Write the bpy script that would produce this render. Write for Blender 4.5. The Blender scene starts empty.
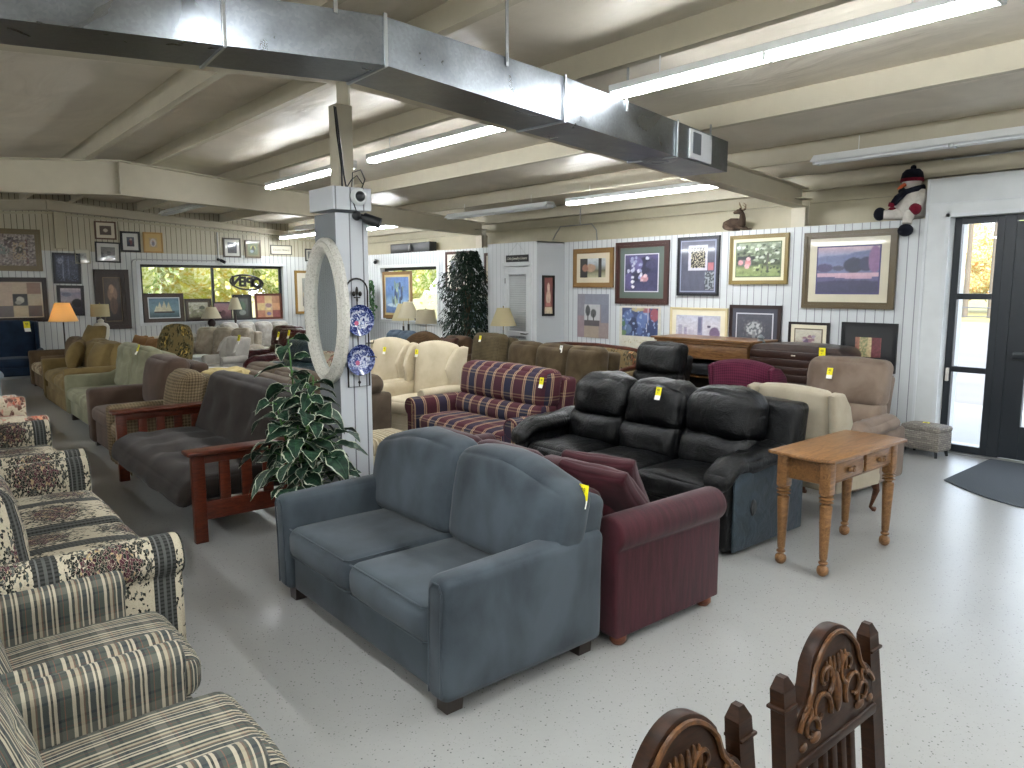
import bpy, math, random
from mathutils import Vector, Matrix, noise
PI = math.pi
C = bpy.context.scene.collection
rnd = random.Random(7)

# ------------------------------------------------------------------ helpers
def hexc(h):
    r = [int(h[i:i+2], 16)/255 for i in (0, 2, 4)]
    return tuple(x/12.92 if x <= .04045 else ((x+.055)/1.055)**2.4 for x in r)
def col(c):
    return hexc(c) if isinstance(c, str) else tuple(c)
def c4(c):
    return (*col(c), 1.0)
def lerp(a, b, t): return a+(b-a)*t
def sstep(a, b, x):
    t = max(0, min(1, (x-a)/(b-a))); return t*t*(3-2*t)

class MB:
    """collects shapes; build() links them as ONE mesh object"""
    def __init__(s): s.v = []; s.f = []; s.uv = []; s.M = Matrix()
    def at(s, loc=(0, 0, 0), rz=0, rx=0, ry=0, sc=1):
        s.M = Matrix.Translation(loc) @ Matrix.Rotation(rz, 4, 'Z') @ Matrix.Rotation(ry, 4, 'Y') @ Matrix.Rotation(rx, 4, 'X') @ Matrix.Scale(sc, 4)
        return s
    def add(s, vs, fs, uvs=None):
        b = len(s.v)
        s.v += [s.M @ Vector(p) for p in vs]
        for i, f in enumerate(fs):
            s.f.append([b+k for k in f])
            if uvs: s.uv.append(uvs[i])
            else:
                P = [Vector(vs[k]) for k in f]
                n = (P[1]-P[0]).cross(P[2]-P[0]) if len(P) > 2 else Vector((0, 0, 1))
                a = max(range(3), key=lambda k: abs(n[k]))
                s.uv.append([((p.y, p.z) if a == 0 else (p.x, p.z) if a == 1 else (p.x, p.y)) for p in P])
        return s
    def rbox(s, c, d, r=.03, n=5, k=3, puff=(0, 0, 0), wr=0, wf=5, seed=0, tuft=None, td=.03, ts=.05, ttuft=None, fn=None):
        """soft box: centre c, size d, corner radius r; puff swells faces; wr wrinkles; tuft dips on the -y face, ttuft on top; fn reshapes"""
        n = (n, n, n) if isinstance(n, int) else n
        h = [x/2 for x in d]; r = min(r, min(h)*.999)
        ax = []
        for i in range(3):
            cs = [r*(1-math.cos(PI/2*j/k)) if k > 1 else r*j for j in range(k)] + [r]
            lo = [-h[i]+x for x in cs]; span = 2*(h[i]-r); m = n[i]
            mid = [-h[i]+r+span*j/m for j in range(1, m)] if span > 1e-6 else []
            hi = [-x for x in reversed(lo)]
            if span <= 1e-6: hi = hi[1:]
            ax.append(lo+mid+hi)
        idx = {}; vs = []; fs = []; uvs = []
        def vert(p):
            key = (round(p[0], 6), round(p[1], 6), round(p[2], 6))
            if key in idx: return idx[key]
            q = [max(-(h[i]-r), min(h[i]-r, p[i])) for i in range(3)]
            dv = Vector([p[i]-q[i] for i in range(3)])
            o = Vector(q)+(dv.normalized()*r if dv.length > 1e-9 else dv)
            u = [max(-1, min(1, p[i]/h[i])) for i in range(3)]
            nr = Vector([u[i]**7 for i in range(3)])
            for i in range(3):
                if puff[i]:
                    j, l = (i+1) % 3, (i+2) % 3
                    o[i] += puff[i]*(u[i]**3)*((1-u[j]**2)**.65)*((1-u[l]**2)**.65)
            if tuft and u[1] < 0:
                for (tx, tz) in tuft:
                    dd = ((o.x-tx*h[0])**2+(o.z-tz*h[2])**2)
                    o.y += td*math.exp(-dd/ts**2)*min(1, abs(u[1])**3)
            if ttuft and u[2] > 0:
                for (tx, ty) in ttuft:
                    dd = ((o.x-tx*h[0])**2+(o.y-ty*h[1])**2)
                    o.z -= td*math.exp(-dd/ts**2)*min(1, u[2]**3)
            if wr:
                nn = nr.normalized() if nr.length > 1e-6 else Vector((0, 0, 1))
                w = noise.noise(Vector((o.x*wf+seed*3.1, o.y*wf+seed, o.z*wf*.8)))+.5*noise.noise(Vector((o.x*wf*2.3+seed, o.y*wf*2.3, o.z*wf*2+seed)))
                o += nn*wr*w
            if fn: o = Vector(fn(o.x, o.y, o.z))
            idx[key] = len(vs); vs.append(o+Vector(c)); return idx[key]
        for a in range(3):
            j, l = (a+1) % 3, (a+2) % 3
            for sg in (-1, 1):
                A, B = ax[j], ax[l]
                for x in range(len(A)-1):
                    for y in range(len(B)-1):
                        P = []
                        for (aa, bb) in ((A[x], B[y]), (A[x+1], B[y]), (A[x+1], B[y+1]), (A[x], B[y+1])):
                            p = [0, 0, 0]; p[a] = sg*h[a]; p[j] = aa; p[l] = bb; P.append(p)
                        if sg < 0: P.reverse()
                        f = [vert(p) for p in P]
                        if len(set(f)) < 3: continue
                        fs.append(f)
                        if a == 0: uvs.append([(p[1]+c[1], p[2]+c[2]) for p in P])
                        elif a == 1: uvs.append([(p[0]+c[0], p[2]-h[2]+c[2]) if sg < 0 else (p[0]+c[0], c[2]-p[2]+h[2]) for p in P])
                        else: uvs.append([(p[0]+c[0], p[1]+h[1]+c[2]) for p in P])
        # c[2] offsets keep stripes running on from the front over the top
        return s.add(vs, fs, uvs)
    def box(s, c, d, r=.004):
        return s.rbox(c, d, r=min(r, min(d)*.3), n=1, k=1)
    def tube(s, pts, r, n=8, closed=False, cap=True):
        pts = [Vector(p) for p in pts]; m = len(pts)
        R = r if hasattr(r, '__len__') else [r]*m
        vs = []; up = None
        for i, p in enumerate(pts):
            a = pts[(i-1) % m] if (closed or i > 0) else p
            b = pts[(i+1) % m] if (closed or i < m-1) else p
            t = (b-a); t = t.normalized() if t.length > 1e-9 else Vector((0, 0, 1))
            if up is None: up = t.orthogonal().normalized()
            up = (up-t*up.dot(t)); up = up.normalized() if up.length > 1e-6 else t.orthogonal().normalized()
            sd = t.cross(up)
            for j in range(n):
                an = 2*PI*j/n; vs.append(p+(up*math.cos(an)+sd*math.sin(an))*R[i])
        fs = []; uvs = []; L = [0]
        for i in range(1, m): L.append(L[-1]+(pts[i]-pts[i-1]).length)
        for i in range(m if closed else m-1):
            for j in range(n):
                a, b = i*n+j, i*n+(j+1) % n; i2 = (i+1) % m
                fs.append([a, b, i2*n+(j+1) % n, i2*n+j])
                l0, l1 = L[i], (L[i+1] if i+1 < m else L[i]+.01)
                cc = 2*PI*R[i]/n
                uvs.append([(cc*j, l0), (cc*(j+1), l0), (cc*(j+1), l1), (cc*j, l1)])
        if cap and not closed:
            fs.append(list(range(n))[::-1]); uvs.append([(0, 0)]*n)
            fs.append([(m-1)*n+j for j in range(n)]); uvs.append([(0, 0)]*n)
        return s.add(vs, fs, uvs)
    def lathe(s, prof, n=24, axis='z', c=(0, 0, 0), sy=1):
        vs = []; fs = []; uvs = []
        for (r, z) in prof:
            for j in range(n):
                a = 2*PI*j/n
                p = (r*math.cos(a), sy*r*math.sin(a), z) if axis == 'z' else (r*math.cos(a), z, sy*r*math.sin(a))
                vs.append((p[0]+c[0], p[1]+c[1], p[2]+c[2]))
        for i in range(len(prof)-1):
            for j in range(n):
                a, b, cc, d = i*n+j, i*n+(j+1) % n, (i+1)*n+(j+1) % n, (i+1)*n+j
                fs.append([a, b, cc, d])
                u0, u1 = j/n, (j+1)/n
                uvs.append([(u0, prof[i][1]), (u1, prof[i][1]), (u1, prof[i+1][1]), (u0, prof[i+1][1])])
        if prof[0][0] > 1e-5: fs.append(list(range(n))[::-1]); uvs.append([(0, 0)]*n)
        if prof[-1][0] > 1e-5: fs.append([(len(prof)-1)*n+j for j in range(n)]); uvs.append([(0, 0)]*n)
        return s.add(vs, fs, uvs)
    def sphere(s, c, r, n=14, m=9, sc=(1, 1, 1), fn=None):
        vs = []; fs = []
        for i in range(m+1):
            t = PI*i/m
            for j in range(n):
                a = 2*PI*j/n
                o = Vector((math.sin(t)*math.cos(a)*r*sc[0], math.sin(t)*math.sin(a)*r*sc[1], math.cos(t)*r*sc[2]))
                if fn: o = Vector(fn(o))
                vs.append(o+Vector(c))
        for i in range(m):
            for j in range(n):
                fs.append([i*n+j, (i+1)*n+j, (i+1)*n+(j+1) % n, i*n+(j+1) % n])
        return s.add(vs, fs)
    def prism(s, out, d0, d1, plane='xz', bev=.0, seg=2):
        """closed outline in a plane, extruded along the third axis from d0 to d1, edges rounded by bev"""
        n = len(out); area = sum(out[i][0]*out[(i+1) % n][1]-out[(i+1) % n][0]*out[i][1] for i in range(n))
        if area < 0: out = list(reversed(out))
        def off(e):
            o = []
            for i in range(n):
                a, b, c = Vector(out[i-1]), Vector(out[i]), Vector(out[(i+1) % n])
                d1_ = (b-a).normalized(); d2_ = (c-b).normalized()
                n1 = Vector((-d1_.y, d1_.x)); n2 = Vector((-d2_.y, d2_.x)); m = n1+n2
                m = m/max(.5, m.length_squared/2) if m.length > 1e-6 else n1
                o.append(b+m*e)
            return o
        rings = []
        if bev > 0:
            for k in range(seg+1):
                a = PI/2*k/seg; rings.append((d0+bev*(1-math.sin(a)), bev*(1-math.cos(a))))
            rings.reverse()
            rings = [(d0+bev*(1-math.cos(PI/2*k/seg)), bev*(1-math.sin(PI/2*k/seg))) for k in range(seg+1)]
            rings += [(d1-bev*(1-math.cos(PI/2*k/seg)), bev*(1-math.sin(PI/2*k/seg))) for k in range(seg, -1, -1)]
        else: rings = [(d0, 0), (d1, 0)]
        def P(q, t): return (q[0], t, q[1]) if plane == 'xz' else (t, q[0], q[1]) if plane == 'yz' else (q[0], q[1], t)
        vs = []; per = [0]
        for i in range(n): per.append(per[-1]+(Vector(out[(i+1) % n])-Vector(out[i])).length)
        for (t, e) in rings:
            vs += [P(q, t) for q in off(e)]
        fs = []; uvs = []
        m = len(rings); flip = plane == 'xz'
        for i in range(m-1):
            for j in range(n):
                f = [i*n+j, i*n+(j+1) % n, (i+1)*n+(j+1) % n, (i+1)*n+j]
                t0, t1 = rings[i][0], rings[i+1][0]
                u = [(t0, per[j]), (t0, per[j+1]), (t1, per[j+1]), (t1, per[j])]
                if flip: f.reverse(); u.reverse()
                fs.append(f); uvs.append(u)
        f = list(range(n)); o = off(rings[0][1]); u = [tuple(q) for q in o]
        if not flip: fs.append(f[::-1]); uvs.append(u[::-1])
        else: fs.append(f); uvs.append(u)
        f = [(m-1)*n+j for j in range(n)]
        if not flip: fs.append(f); uvs.append(u)
        else: fs.append(f[::-1]); uvs.append(u[::-1])
        return s.add(vs, fs, uvs)
    def build(s, name, m=None, parent=None, smooth=True, ang=40, kind=None):
        me = bpy.data.meshes.new(name)
        me.from_pydata([tuple(v) for v in s.v], [], s.f)
        uvl = me.uv_layers.new(name='UVMap')
        flat = [x for f in s.uv for p in f for x in p]
        if len(flat) == 2*len(me.loops): uvl.data.foreach_set('uv', flat)
        me.validate(verbose=False)
        if smooth:
            me.polygons.foreach_set('use_smooth', [True]*len(me.polygons))
            try: me.set_sharp_from_angle(angle=math.radians(ang))
            except Exception: pass
        me.update()
        o = bpy.data.objects.new(name, me); C.objects.link(o)
        if m: me.materials.append(m)
        if parent: o.parent = parent
        if kind: o['kind'] = kind
        return o

def thing(name, label, cat, loc=(0, 0, 0), rz=0, group=None):
    o = bpy.data.objects.new(name, None); C.objects.link(o)
    o.empty_display_size = .1
    o.location = loc; o.rotation_euler = (0, 0, rz); o['label'] = label; o['category'] = cat
    if group: o['group'] = group
    return o
def tag(o, label, cat, group=None, loc=None, rz=None):
    o['label'] = label; o['category'] = cat
    if group: o['group'] = group
    if loc is not None: o.location = loc
    if rz is not None: o.rotation_euler = (0, 0, rz)
    return o
def dup(root, label, loc=None, rz=None, group=None):
    r = root.copy(); C.objects.link(r); r['label'] = label
    if loc is not None: r.location = loc
    if rz is not None: r.rotation_euler = (0, 0, rz)
    if group: r['group'] = group
    for ch in list(root.children):
        c = ch.copy(); C.objects.link(c); c.parent = r
        for g in ch.children:
            d = g.copy(); C.objects.link(d); d.parent = c
    return r
def struct(o): o['kind'] = 'structure'; return o

# ------------------------------------------------------------------ materials
class G:
    def __init__(s, name):
        s.m = bpy.data.materials.new(name); s.m.use_nodes = True; s.t = s.m.node_tree
        s.b = s.t.nodes['Principled BSDF']
    def n(s, typ, ins=None, **pr):
        x = s.t.nodes.new('ShaderNode'+typ)
        for k, v in pr.items(): setattr(x, k, v)
        for k, v in (ins or {}).items(): s.set(x, k, v)
        return x
    def set(s, x, k, v):
        i = x.inputs[k]
        if isinstance(v, bpy.types.NodeSocket): s.t.links.new(v, i)
        elif hasattr(v, 'outputs'): s.t.links.new(v.outputs[0], i)
        else: i.default_value = v
    def uv(s, sc=(1, 1, 1), src='UV'):
        tc = s.n('TexCoord'); mp = s.n('Mapping', {0: tc.outputs[src]}); mp.inputs['Scale'].default_value = sc; return mp.outputs[0]
    def math(s, op, a, b=0., c=None):
        i = {0: a, 1: b}
        if c is not None: i[2] = c
        return s.n('Math', i, operation=op).outputs[0]
    def noise(s, sc, v=None, det=3, dist=0, rough=.5):
        i = {'Scale': sc, 'Detail': det, 'Distortion': dist, 'Roughness': rough}
        if v is not None: i['Vector'] = v
        return s.n('TexNoise', i).outputs['Fac']
    def ramp(s, fac, stops, interp='LINEAR'):
        r = s.n('ValToRGB', {0: fac}); cr = r.color_ramp; cr.interpolation = interp
        while len(cr.elements) > 1: cr.elements.remove(cr.elements[-1])
        for k, (p, c) in enumerate(stops):
            e = cr.elements[0] if k == 0 else cr.elements.new(p)
            e.position = p; e.color = c4(c)
        return r.outputs[0]
    def mix(s, f, a, b, mode='MIX'):
        x = s.n('Mix', data_type='RGBA', blend_type=mode)
        for i, v in ((0, f), (6, a), (7, b)):
            if isinstance(v, bpy.types.NodeSocket): s.t.links.new(v, x.inputs[i])
            else: x.inputs[i].default_value = v if i == 0 else c4(v)
        return x.outputs[2]
    def bump(s, h, st=.3, d=.01):
        b = s.n('Bump', {'Strength': st, 'Distance': d, 'Height': h}); s.t.links.new(b.outputs[0], s.b.inputs['Normal'])
    def out(s, c=None, rough=.6, metal=0, coat=0, sheen=0, spec=.5, emit=None, es=0):
        if c is not None: s.set(s.b, 'Base Color', c if isinstance(c, bpy.types.NodeSocket) else c4(c))
        s.set(s.b, 'Roughness', rough); s.b.inputs['Metallic'].default_value = metal
        s.b.inputs['Coat Weight'].default_value = coat; s.b.inputs['Coat Roughness'].default_value = .05
        s.b.inputs['Sheen Weight'].default_value = sheen*.22; s.b.inputs['Specular IOR Level'].default_value = spec
        if emit: s.b.inputs['Emission Color'].default_value = c4(emit); s.b.inputs['Emission Strength'].default_value = es
        return s.m
_cache = {}
def memo(fn):
    def w(*a, **k):
        key = (fn.__name__, repr(a), repr(k))
        if key not in _cache: _cache[key] = fn(*a, **k)
        return _cache[key]
    return w
@memo
def plain(c, rough=.5, metal=0, coat=0, spec=.5):
    g = G('paint'); v = g.noise(6, g.uv(src='Object'), 3)
    return g.out(g.mix(v, tuple(x*.9 for x in col(c)), tuple(min(1, x*1.08) for x in col(c))), rough, metal, coat, spec=spec)
@memo
def fabric(c1, c2=None, sc=8, fine=220, rough=.9, sheen=.15, bump=.25, streak=(1, 1, 1)):
    g = G('fabric'); c1 = col(c1); c2 = col(c2) if c2 else tuple(x*.72 for x in c1)
    v = g.uv(streak, 'Object'); a = g.noise(sc, v, 4, .3); f = g.noise(fine, g.uv(src='Object'), 2)
    base = g.ramp(a, [(.36, c2), (.64, c1)])
    g.bump(g.math('ADD', f, g.math('MULTIPLY', a, .6)), bump, .004)
    return g.out(g.mix(g.math('MULTIPLY', f, .3), base, tuple(min(1, x*1.25) for x in c1)), rough, sheen=sheen, spec=.12)
@memo
def weave(c1, c2, sc=60, rough=.9, sheen=.1):
    """small two-tone lattice fabric"""
    g = G('woven'); u = g.uv((sc, sc, sc)); sx = g.n('SeparateXYZ', {0: u})
    a = g.math('SINE', g.math('ADD', sx.outputs[0], sx.outputs[1])); b = g.math('SINE', g.math('SUBTRACT', sx.outputs[0], sx.outputs[1]))
    f = g.math('MULTIPLY_ADD', g.math('MULTIPLY', a, b), .5, .5); n = g.noise(9, g.uv(src='Object'), 3)
    g.bump(f, .35, .004)
    return g.out(g.mix(.35, g.ramp(f, [(.35, c2), (.65, c1)]), g.ramp(n, [(.3, c2), (.7, c1)])), rough, sheen=sheen, spec=.2)
@memo
def leather(c1, c2=None, rough=.38, sc=9, bump=.5):
    g = G('leather'); c1 = col(c1); c2 = col(c2) if c2 else tuple(x*.6 for x in c1)
    a = g.noise(sc, g.uv(src='Object'), 5, 1.2); f = g.n('TexVoronoi', {'Scale': 160, 'Vector': g.uv(src='Object')}).outputs[0]
    g.bump(g.math('ADD', g.math('MULTIPLY', f, .15), a), bump, .02)
    return g.out(g.ramp(a, [(.3, c2), (.7, c1)]), rough, spec=.22)
@memo
def wood(c1, c2, rough=.35, sc=(3, 3, 30), coat=.2, src='Object', spec=.3):
    g = G('wood'); v = g.uv(sc, src); a = g.noise(2.2, v, 5, 1.5); b = g.noise(11, v, 3, .5)
    f = g.math('ADD', g.math('MULTIPLY', a, .7), g.math('MULTIPLY', b, .3))
    g.bump(f, .12, .003)
    return g.out(g.ramp(f, [(.32, c2), (.62, c1)]), rough, coat=coat*.5, spec=spec)
def fract(g, s_, k): return g.math('FRACT', g.math('MULTIPLY', s_, k))
def plaid(name, ustops, vstops, pu, pv, blend=.5, rough=.9, wav=0, mode='MIX'):
    g = G(name); sx = g.n('SeparateXYZ', {0: g.uv()})
    a = g.ramp(fract(g, sx.outputs[0], 1/pu), ustops, 'CONSTANT'); b = g.ramp(fract(g, sx.outputs[1], 1/pv), vstops, 'CONSTANT')
    f = g.noise(300, g.uv(src='Object'), 2)
    g.bump(f, .3, .003)
    return g.out(g.mix(g.math('MULTIPLY', f, .07), g.mix(blend, a, b, mode), '909090'), rough, sheen=.1, spec=.1)
def floral(name, ground, leaf, flower, bloom2, band=None, pu=.42, sc=1.0):
    """cream ground, leafy sprays with blooms, figured dark band stripes across u"""
    g = G(name); uv = g.uv(); sx = g.n('SeparateXYZ', {0: uv}); u, v = sx.outputs[0], sx.outputs[1]
    fu = fract(g, u, 1/pu); fv = fract(g, g.math('ADD', v, g.math('MULTIPLY', g.math('FLOOR', g.math('MULTIPLY', u, 1/pu)), .13)), 1/(pu*.95))
    du = g.math('SUBTRACT', fu, .58); dv = g.math('SUBTRACT', fv, .5)
    r = g.math('SQRT', g.math('ADD', g.math('MULTIPLY', du, du), g.math('MULTIPLY', dv, dv)))
    n2 = g.noise(70*sc, uv, 2, .6)
    wp = g.n('VectorMath', {0: uv, 1: g.n('VectorMath', {0: g.n('TexNoise', {'Scale': 14*sc, 'Vector': uv}).outputs['Color'], 'Scale': .055/sc}, operation='SCALE')}, operation='ADD')
    sw = g.n('Mapping', {0: wp}); sw.inputs['Scale'].default_value = (1, .55, 1); sw.inputs['Rotation'].default_value = (0, 0, .6)
    V = g.n('TexVoronoi', {'Scale': 44*sc, 'Vector': sw}); ve = g.n('TexVoronoi', {'Scale': 44*sc, 'Vector': sw}, feature='DISTANCE_TO_EDGE')
    rc = g.n('SeparateColor', {0: V.outputs['Color']}); ra, rb = rc.outputs[0], rc.outputs[1]
    on = g.math('LESS_THAN', ra, g.math('SUBTRACT', 1.5, g.math('MULTIPLY', r, 2.6)))
    leafm = g.math('MULTIPLY', on, g.math('GREATER_THAN', ve.outputs['Distance'], .025))
    L_ = col(leaf)
    lc = g.ramp(rb, [(0, L_), (.35, tuple(x*1.8+.01 for x in L_)), (.6, tuple(x*3.5+.03 for x in L_)), (.8, tuple(x*.6 for x in L_))], 'CONSTANT')
    c = g.mix(leafm, g.ramp(n2, [(.3, tuple(x*.8 for x in col(ground))), (.55, ground)]), lc)
    bm = g.math('MULTIPLY', g.math('LESS_THAN', g.math('ADD', r, g.math('MULTIPLY', ra, .12)), .30), g.math('GREATER_THAN', rb, .38))
    fc = g.ramp(ra, [(0, flower), (.3, bloom2), (.5, flower), (.75, tuple(x*.5 for x in col(flower)))], 'CONSTANT')
    c = g.mix(g.math('MULTIPLY', bm, g.math('GREATER_THAN', ve.outputs['Distance'], .03)), c, fc)
    if band:
        dots = g.math('GREATER_THAN', g.math('SINE', g.math('MULTIPLY', v, 330)), -.2)
        bc = g.ramp(fu, [(0, band), (.035, tuple(x*2+.05 for x in col(band))), (.05, band), (.085, tuple(x*2+.04 for x in col(band))), (.11, band), (.15, tuple(x*2.2+.08 for x in col(band))), (.165, band)], 'CONSTANT')
        c = g.mix(g.math('LESS_THAN', fu, .2), c, g.mix(g.math('MULTIPLY', dots, .35), bc, tuple(min(1, x*2+.05) for x in col(band))))
    g.bump(n2, .25, .003)
    return g.out(c, .9, sheen=.1, spec=.2)
# ------------------------------------------------------------------ camera
cam = bpy.data.cameras.new('camera'); co = bpy.data.objects.new('camera', cam); C.objects.link(co)
cam.sensor_width = 36; cam.lens = 742/1024*36; cam.clip_start = .05; cam.clip_end = 400
yw, pt, rl = math.radians(50), math.radians(7.5), math.radians(.07)
fw = Vector((math.cos(yw)*math.cos(pt), math.sin(yw)*math.cos(pt), -math.sin(pt)))
r0 = Vector((math.sin(yw), -math.cos(yw), 0)); d0 = fw.cross(r0)
rt = r0*math.cos(rl)+d0*math.sin(rl); dn = d0*math.cos(rl)-r0*math.sin(rl)
co.matrix_world = Matrix(((rt.x, -dn.x, -fw.x, 0), (rt.y, -dn.y, -fw.y, 0), (rt.z, -dn.z, -fw.z, 1.76), (0, 0, 0, 1)))
bpy.context.scene.camera = co
sc_ = bpy.context.scene
sc_.view_settings.view_transform = 'Standard'; sc_.view_settings.look = 'None'
sc_.view_settings.gamma = 1; sc_.view_settings.use_curve_mapping = False
sc_.view_settings.exposure = .5
sc_.cycles.max_bounces = 8; sc_.cycles.diffuse_bounces = 4; sc_.cycles.glossy_bounces = 4; sc_.cycles.transparent_max_bounces = 12
sc_.cycles.use_denoising = True; sc_.cycles.sample_clamp_indirect = 6

# ------------------------------------------------------------------ setting materials
def m_floor():
    g = G('painted_speckled_floor'); v = g.uv(src='Object')
    a = g.noise(1.1, v, 5, .6); b = g.noise(38, v, 3)
    c = g.ramp(a, [(.25, '8d8d8a'), (.75, '979794')])
    c = g.mix(g.math('MULTIPLY', b, .2), c, 'a8a8a4')
    vo = g.n('TexVoronoi', {'Scale': 42, 'Vector': v}); rr = g.n('TexWhiteNoise', {0: vo.outputs['Position']}).outputs[0]
    spk = g.math('LESS_THAN', vo.outputs['Distance'], g.math('MULTIPLY', g.math('GREATER_THAN', rr, .3), .15))
    c = g.mix(g.math('MULTIPLY', spk, .85), c, '2c2a28')
    vo2 = g.n('TexVoronoi', {'Scale': 75, 'Vector': v}); r2 = g.n('TexWhiteNoise', {0: vo2.outputs['Position']}).outputs[0]
    sp2 = g.math('LESS_THAN', vo2.outputs['Distance'], g.math('MULTIPLY', g.math('GREATER_THAN', r2, .35), .18))
    c = g.mix(g.math('MULTIPLY', sp2, .45), c, '5a5854')
    g.bump(b, .06, .004)
    rg = .3
    return g.out(c, rg, spec=.5)
def m_panel(name, c, groove, ax=0, z_split=None, c2=None, groove2=None):
    """sheet paneling with uneven vertical grooves along the wall; above z_split the older cream paint"""
    g = G(name); tc = g.n('TexCoord'); sx = g.n('SeparateXYZ', {0: tc.outputs['Object']})
    u = sx.outputs[ax]; z = sx.outputs[2]
    f = fract(g, u, 1/1.22); line = None
    for p in (.004, .085, .175, .25, .34, .415, .5, .59, .665, .75, .835, .915):
        d = g.math('LESS_THAN', g.math('ABSOLUTE', g.math('SUBTRACT', f, p)), .0042)
        line = d if line is None else g.math('MAXIMUM', line, d)
    n = g.noise(3, g.uv((1, 1, .5), 'Object'), 3)
    base = g.mix(n, tuple(x*.93 for x in col(c)), c)
    gr = groove
    if z_split:
        k = g.math('GREATER_THAN', z, z_split)
        base = g.mix(k, base, g.mix(n, tuple(x*.92 for x in col(c2)), c2))
        gr = g.mix(k, groove, groove2)
    g.bump(g.math('SUBTRACT', 1., line), .6, .006)
    return g.out(g.mix(line, base, gr), .45)
WHITE = 'dfe0dd'
M_white = plain('cdd0d0', .45); M_cream = plain('b0a890', .6); M_beam = plain('bdb5a0', .5)
M_black = plain('17191c', .4); M_darkframe = plain('1c2126', .35)
M_panR = m_panel('white_paneling_right', 'c7cacb', '83868a', 1)
M_panL = m_panel('white_paneling_left', 'd0d2cf', '7f8184', 0, 2.46, 'bdb69f', '4b4638')
M_panC = m_panel('white_paneling_column', 'c9ccd0', '6e7276', 0); M_panC2 = m_panel('white_paneling_column_side', 'c9ccd0', '6e7276', 1)
def m_galv():
    g = G('galvanized_sheet'); v = g.uv(src='Object')
    vo = g.n('SeparateColor', {0: g.n('TexVoronoi', {'Scale': 70, 'Vector': v}).outputs['Color']}).outputs[0]; n = g.noise(3, v, 4, 1)
    r = g.ramp(n, [(.3, (.26,)*3), (.7, (.42,)*3)])
    g.bump(g.noise(2.2, v, 3), .22, .02)
    return g.out(g.mix(g.math('MULTIPLY', vo, .35), g.ramp(n, [(.3, '696d71'), (.7, '7f8387')]), '5a5e62'), r, metal=1)
M_galv = m_galv()
def m_insul():
    g = G('vinyl_faced_insulation'); v = g.uv(src='Object'); n = g.noise(1.2, v, 3, .8)
    g.bump(g.noise(2.4, g.uv((1, .35, 1), 'Object'), 4, .8), .5, .05)
    return g.out(g.ramp(n, [(.3, 'c9c0b0'), (.7, 'ddd4c4')]), .38)
M_insul = m_insul()
def m_glass():
    g = G('window_glass'); t = g.t; tr = g.n('BsdfTransparent'); gl = g.n('BsdfGlossy'); gl.inputs['Roughness'].default_value = .02
    lw = g.n('LayerWeight', {'Blend': .5}); fr = g.n('Math', {0: g.math('POWER', lw.outputs['Facing'], 4.), 1: .6, 2: .035}, operation='MULTIPLY_ADD'); mx = g.n('MixShader'); t.links.new(fr.outputs[0], mx.inputs[0]); t.links.new(tr.outputs[0], mx.inputs[1]); t.links.new(gl.outputs[0], mx.inputs[2])
    t.links.new(mx.outputs[0], t.nodes['Material Output'].inputs[0]); return g.m
M_glass = m_glass()

# ------------------------------------------------------------------ the room
XW, XE, YS, YN = -3.4, 8.80, -6.3, 17.0        # west, east (upper wall), south, north (gable) faces
XP = 8.45                                       # face of the white panelling on the east wall
RX = 2.52; ZR = 3.42; SL = .08
def zr(x): return ZR-SL*abs(x-RX)               # underside of purlins
o = MB().box((2.7, 5.3, -.1), (13.0, 24, .2), 0).build('floor', m_floor(), smooth=False); struct(o)
def wallbox(name, boxes, m):
    b = MB()
    for c, d in boxes: b.box(c, d, 0)
    return struct(b.build(name, m, smooth=False))
def span(x0, x1, y0, y1, z0, z1): return (((x0+x1)/2, (y0+y1)/2, (z0+z1)/2), (x1-x0, y1-y0, z1-z0))
# gable wall with the long window (x 4.13..7.23, z 1.0..2.23)
wallbox('wall_north', [span(XW, 4.13, YN, YN+.2, 0, 3.7), span(7.23, 8.95, YN, YN+.2, 0, 3.7), span(4.13, 7.23, YN, YN+.2, 0, 1.0), span(4.13, 7.23, YN, YN+.2, 2.23, 3.7)], M_panL)
# east: panelling up to 2.46 with a window y 12.39..14.59 z 1.06..2.16
wallbox('wall_east', [span(XP, 8.78, 3.30, 12.39, 0, 2.46), span(XP, 8.78, 14.59, YN, 0, 2.46), span(XP, 8.78, 12.39, 14.59, 0, 1.04), span(XP, 8.78, 12.39, 14.59, 2.16, 2.46)], M_panR)
wallbox('wall_east_upper', [span(XE, XE+.1, 3.30, YN, 2.46, 3.2)], M_cream)
# entrance surround: plain white boarding, opening y 0.35..3.06
wallbox('wall_entrance', [span(XP, 8.95, 3.06, 3.30, 0, 2.86), span(XP, 8.95, .35, 3.06, 2.46, 2.86), span(XP, 8.95, YS, .35, 0, 2.86), span(XE, 8.95, YS, 3.3, 2.86, 3.3)], M_white)
wallbox('trim_1', [span(XP-.012, XP, .2, 3.30, 2.60, 2.612), span(XP-.012, XP, 3.275, 3.30, 0, 2.86), span(XP-.012, XP+.0, 3.06, 3.10, 0, 2.50), span(XP-.012, XP, .35, 3.10, 2.46, 2.50)], plain('cfd2d4', .45))
wallbox('wall_south', [span(XW, 8.95, YS-.2, YS, 0, 3.7)], M_panL)
wallbox('wall_west', [span(XW-.2, XW, YS, 0, 0, 3.3), span(XW-.2, XW, 3, YN, 0, 3.3), span(XW-.2, XW, 0, 3, 0, .9), span(XW-.2, XW, 0, 3, 2.2, 3.3)], M_panR)
wallbox('baseboard_east', [span(XP-.012, XP, 3.3, 17, 0, .09)], plain('3a3f45', .5))
wallbox('baseboard_north', [span(XW, XP, YN-.012, YN, 0, .09)], plain('b9bab8', .5))
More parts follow.
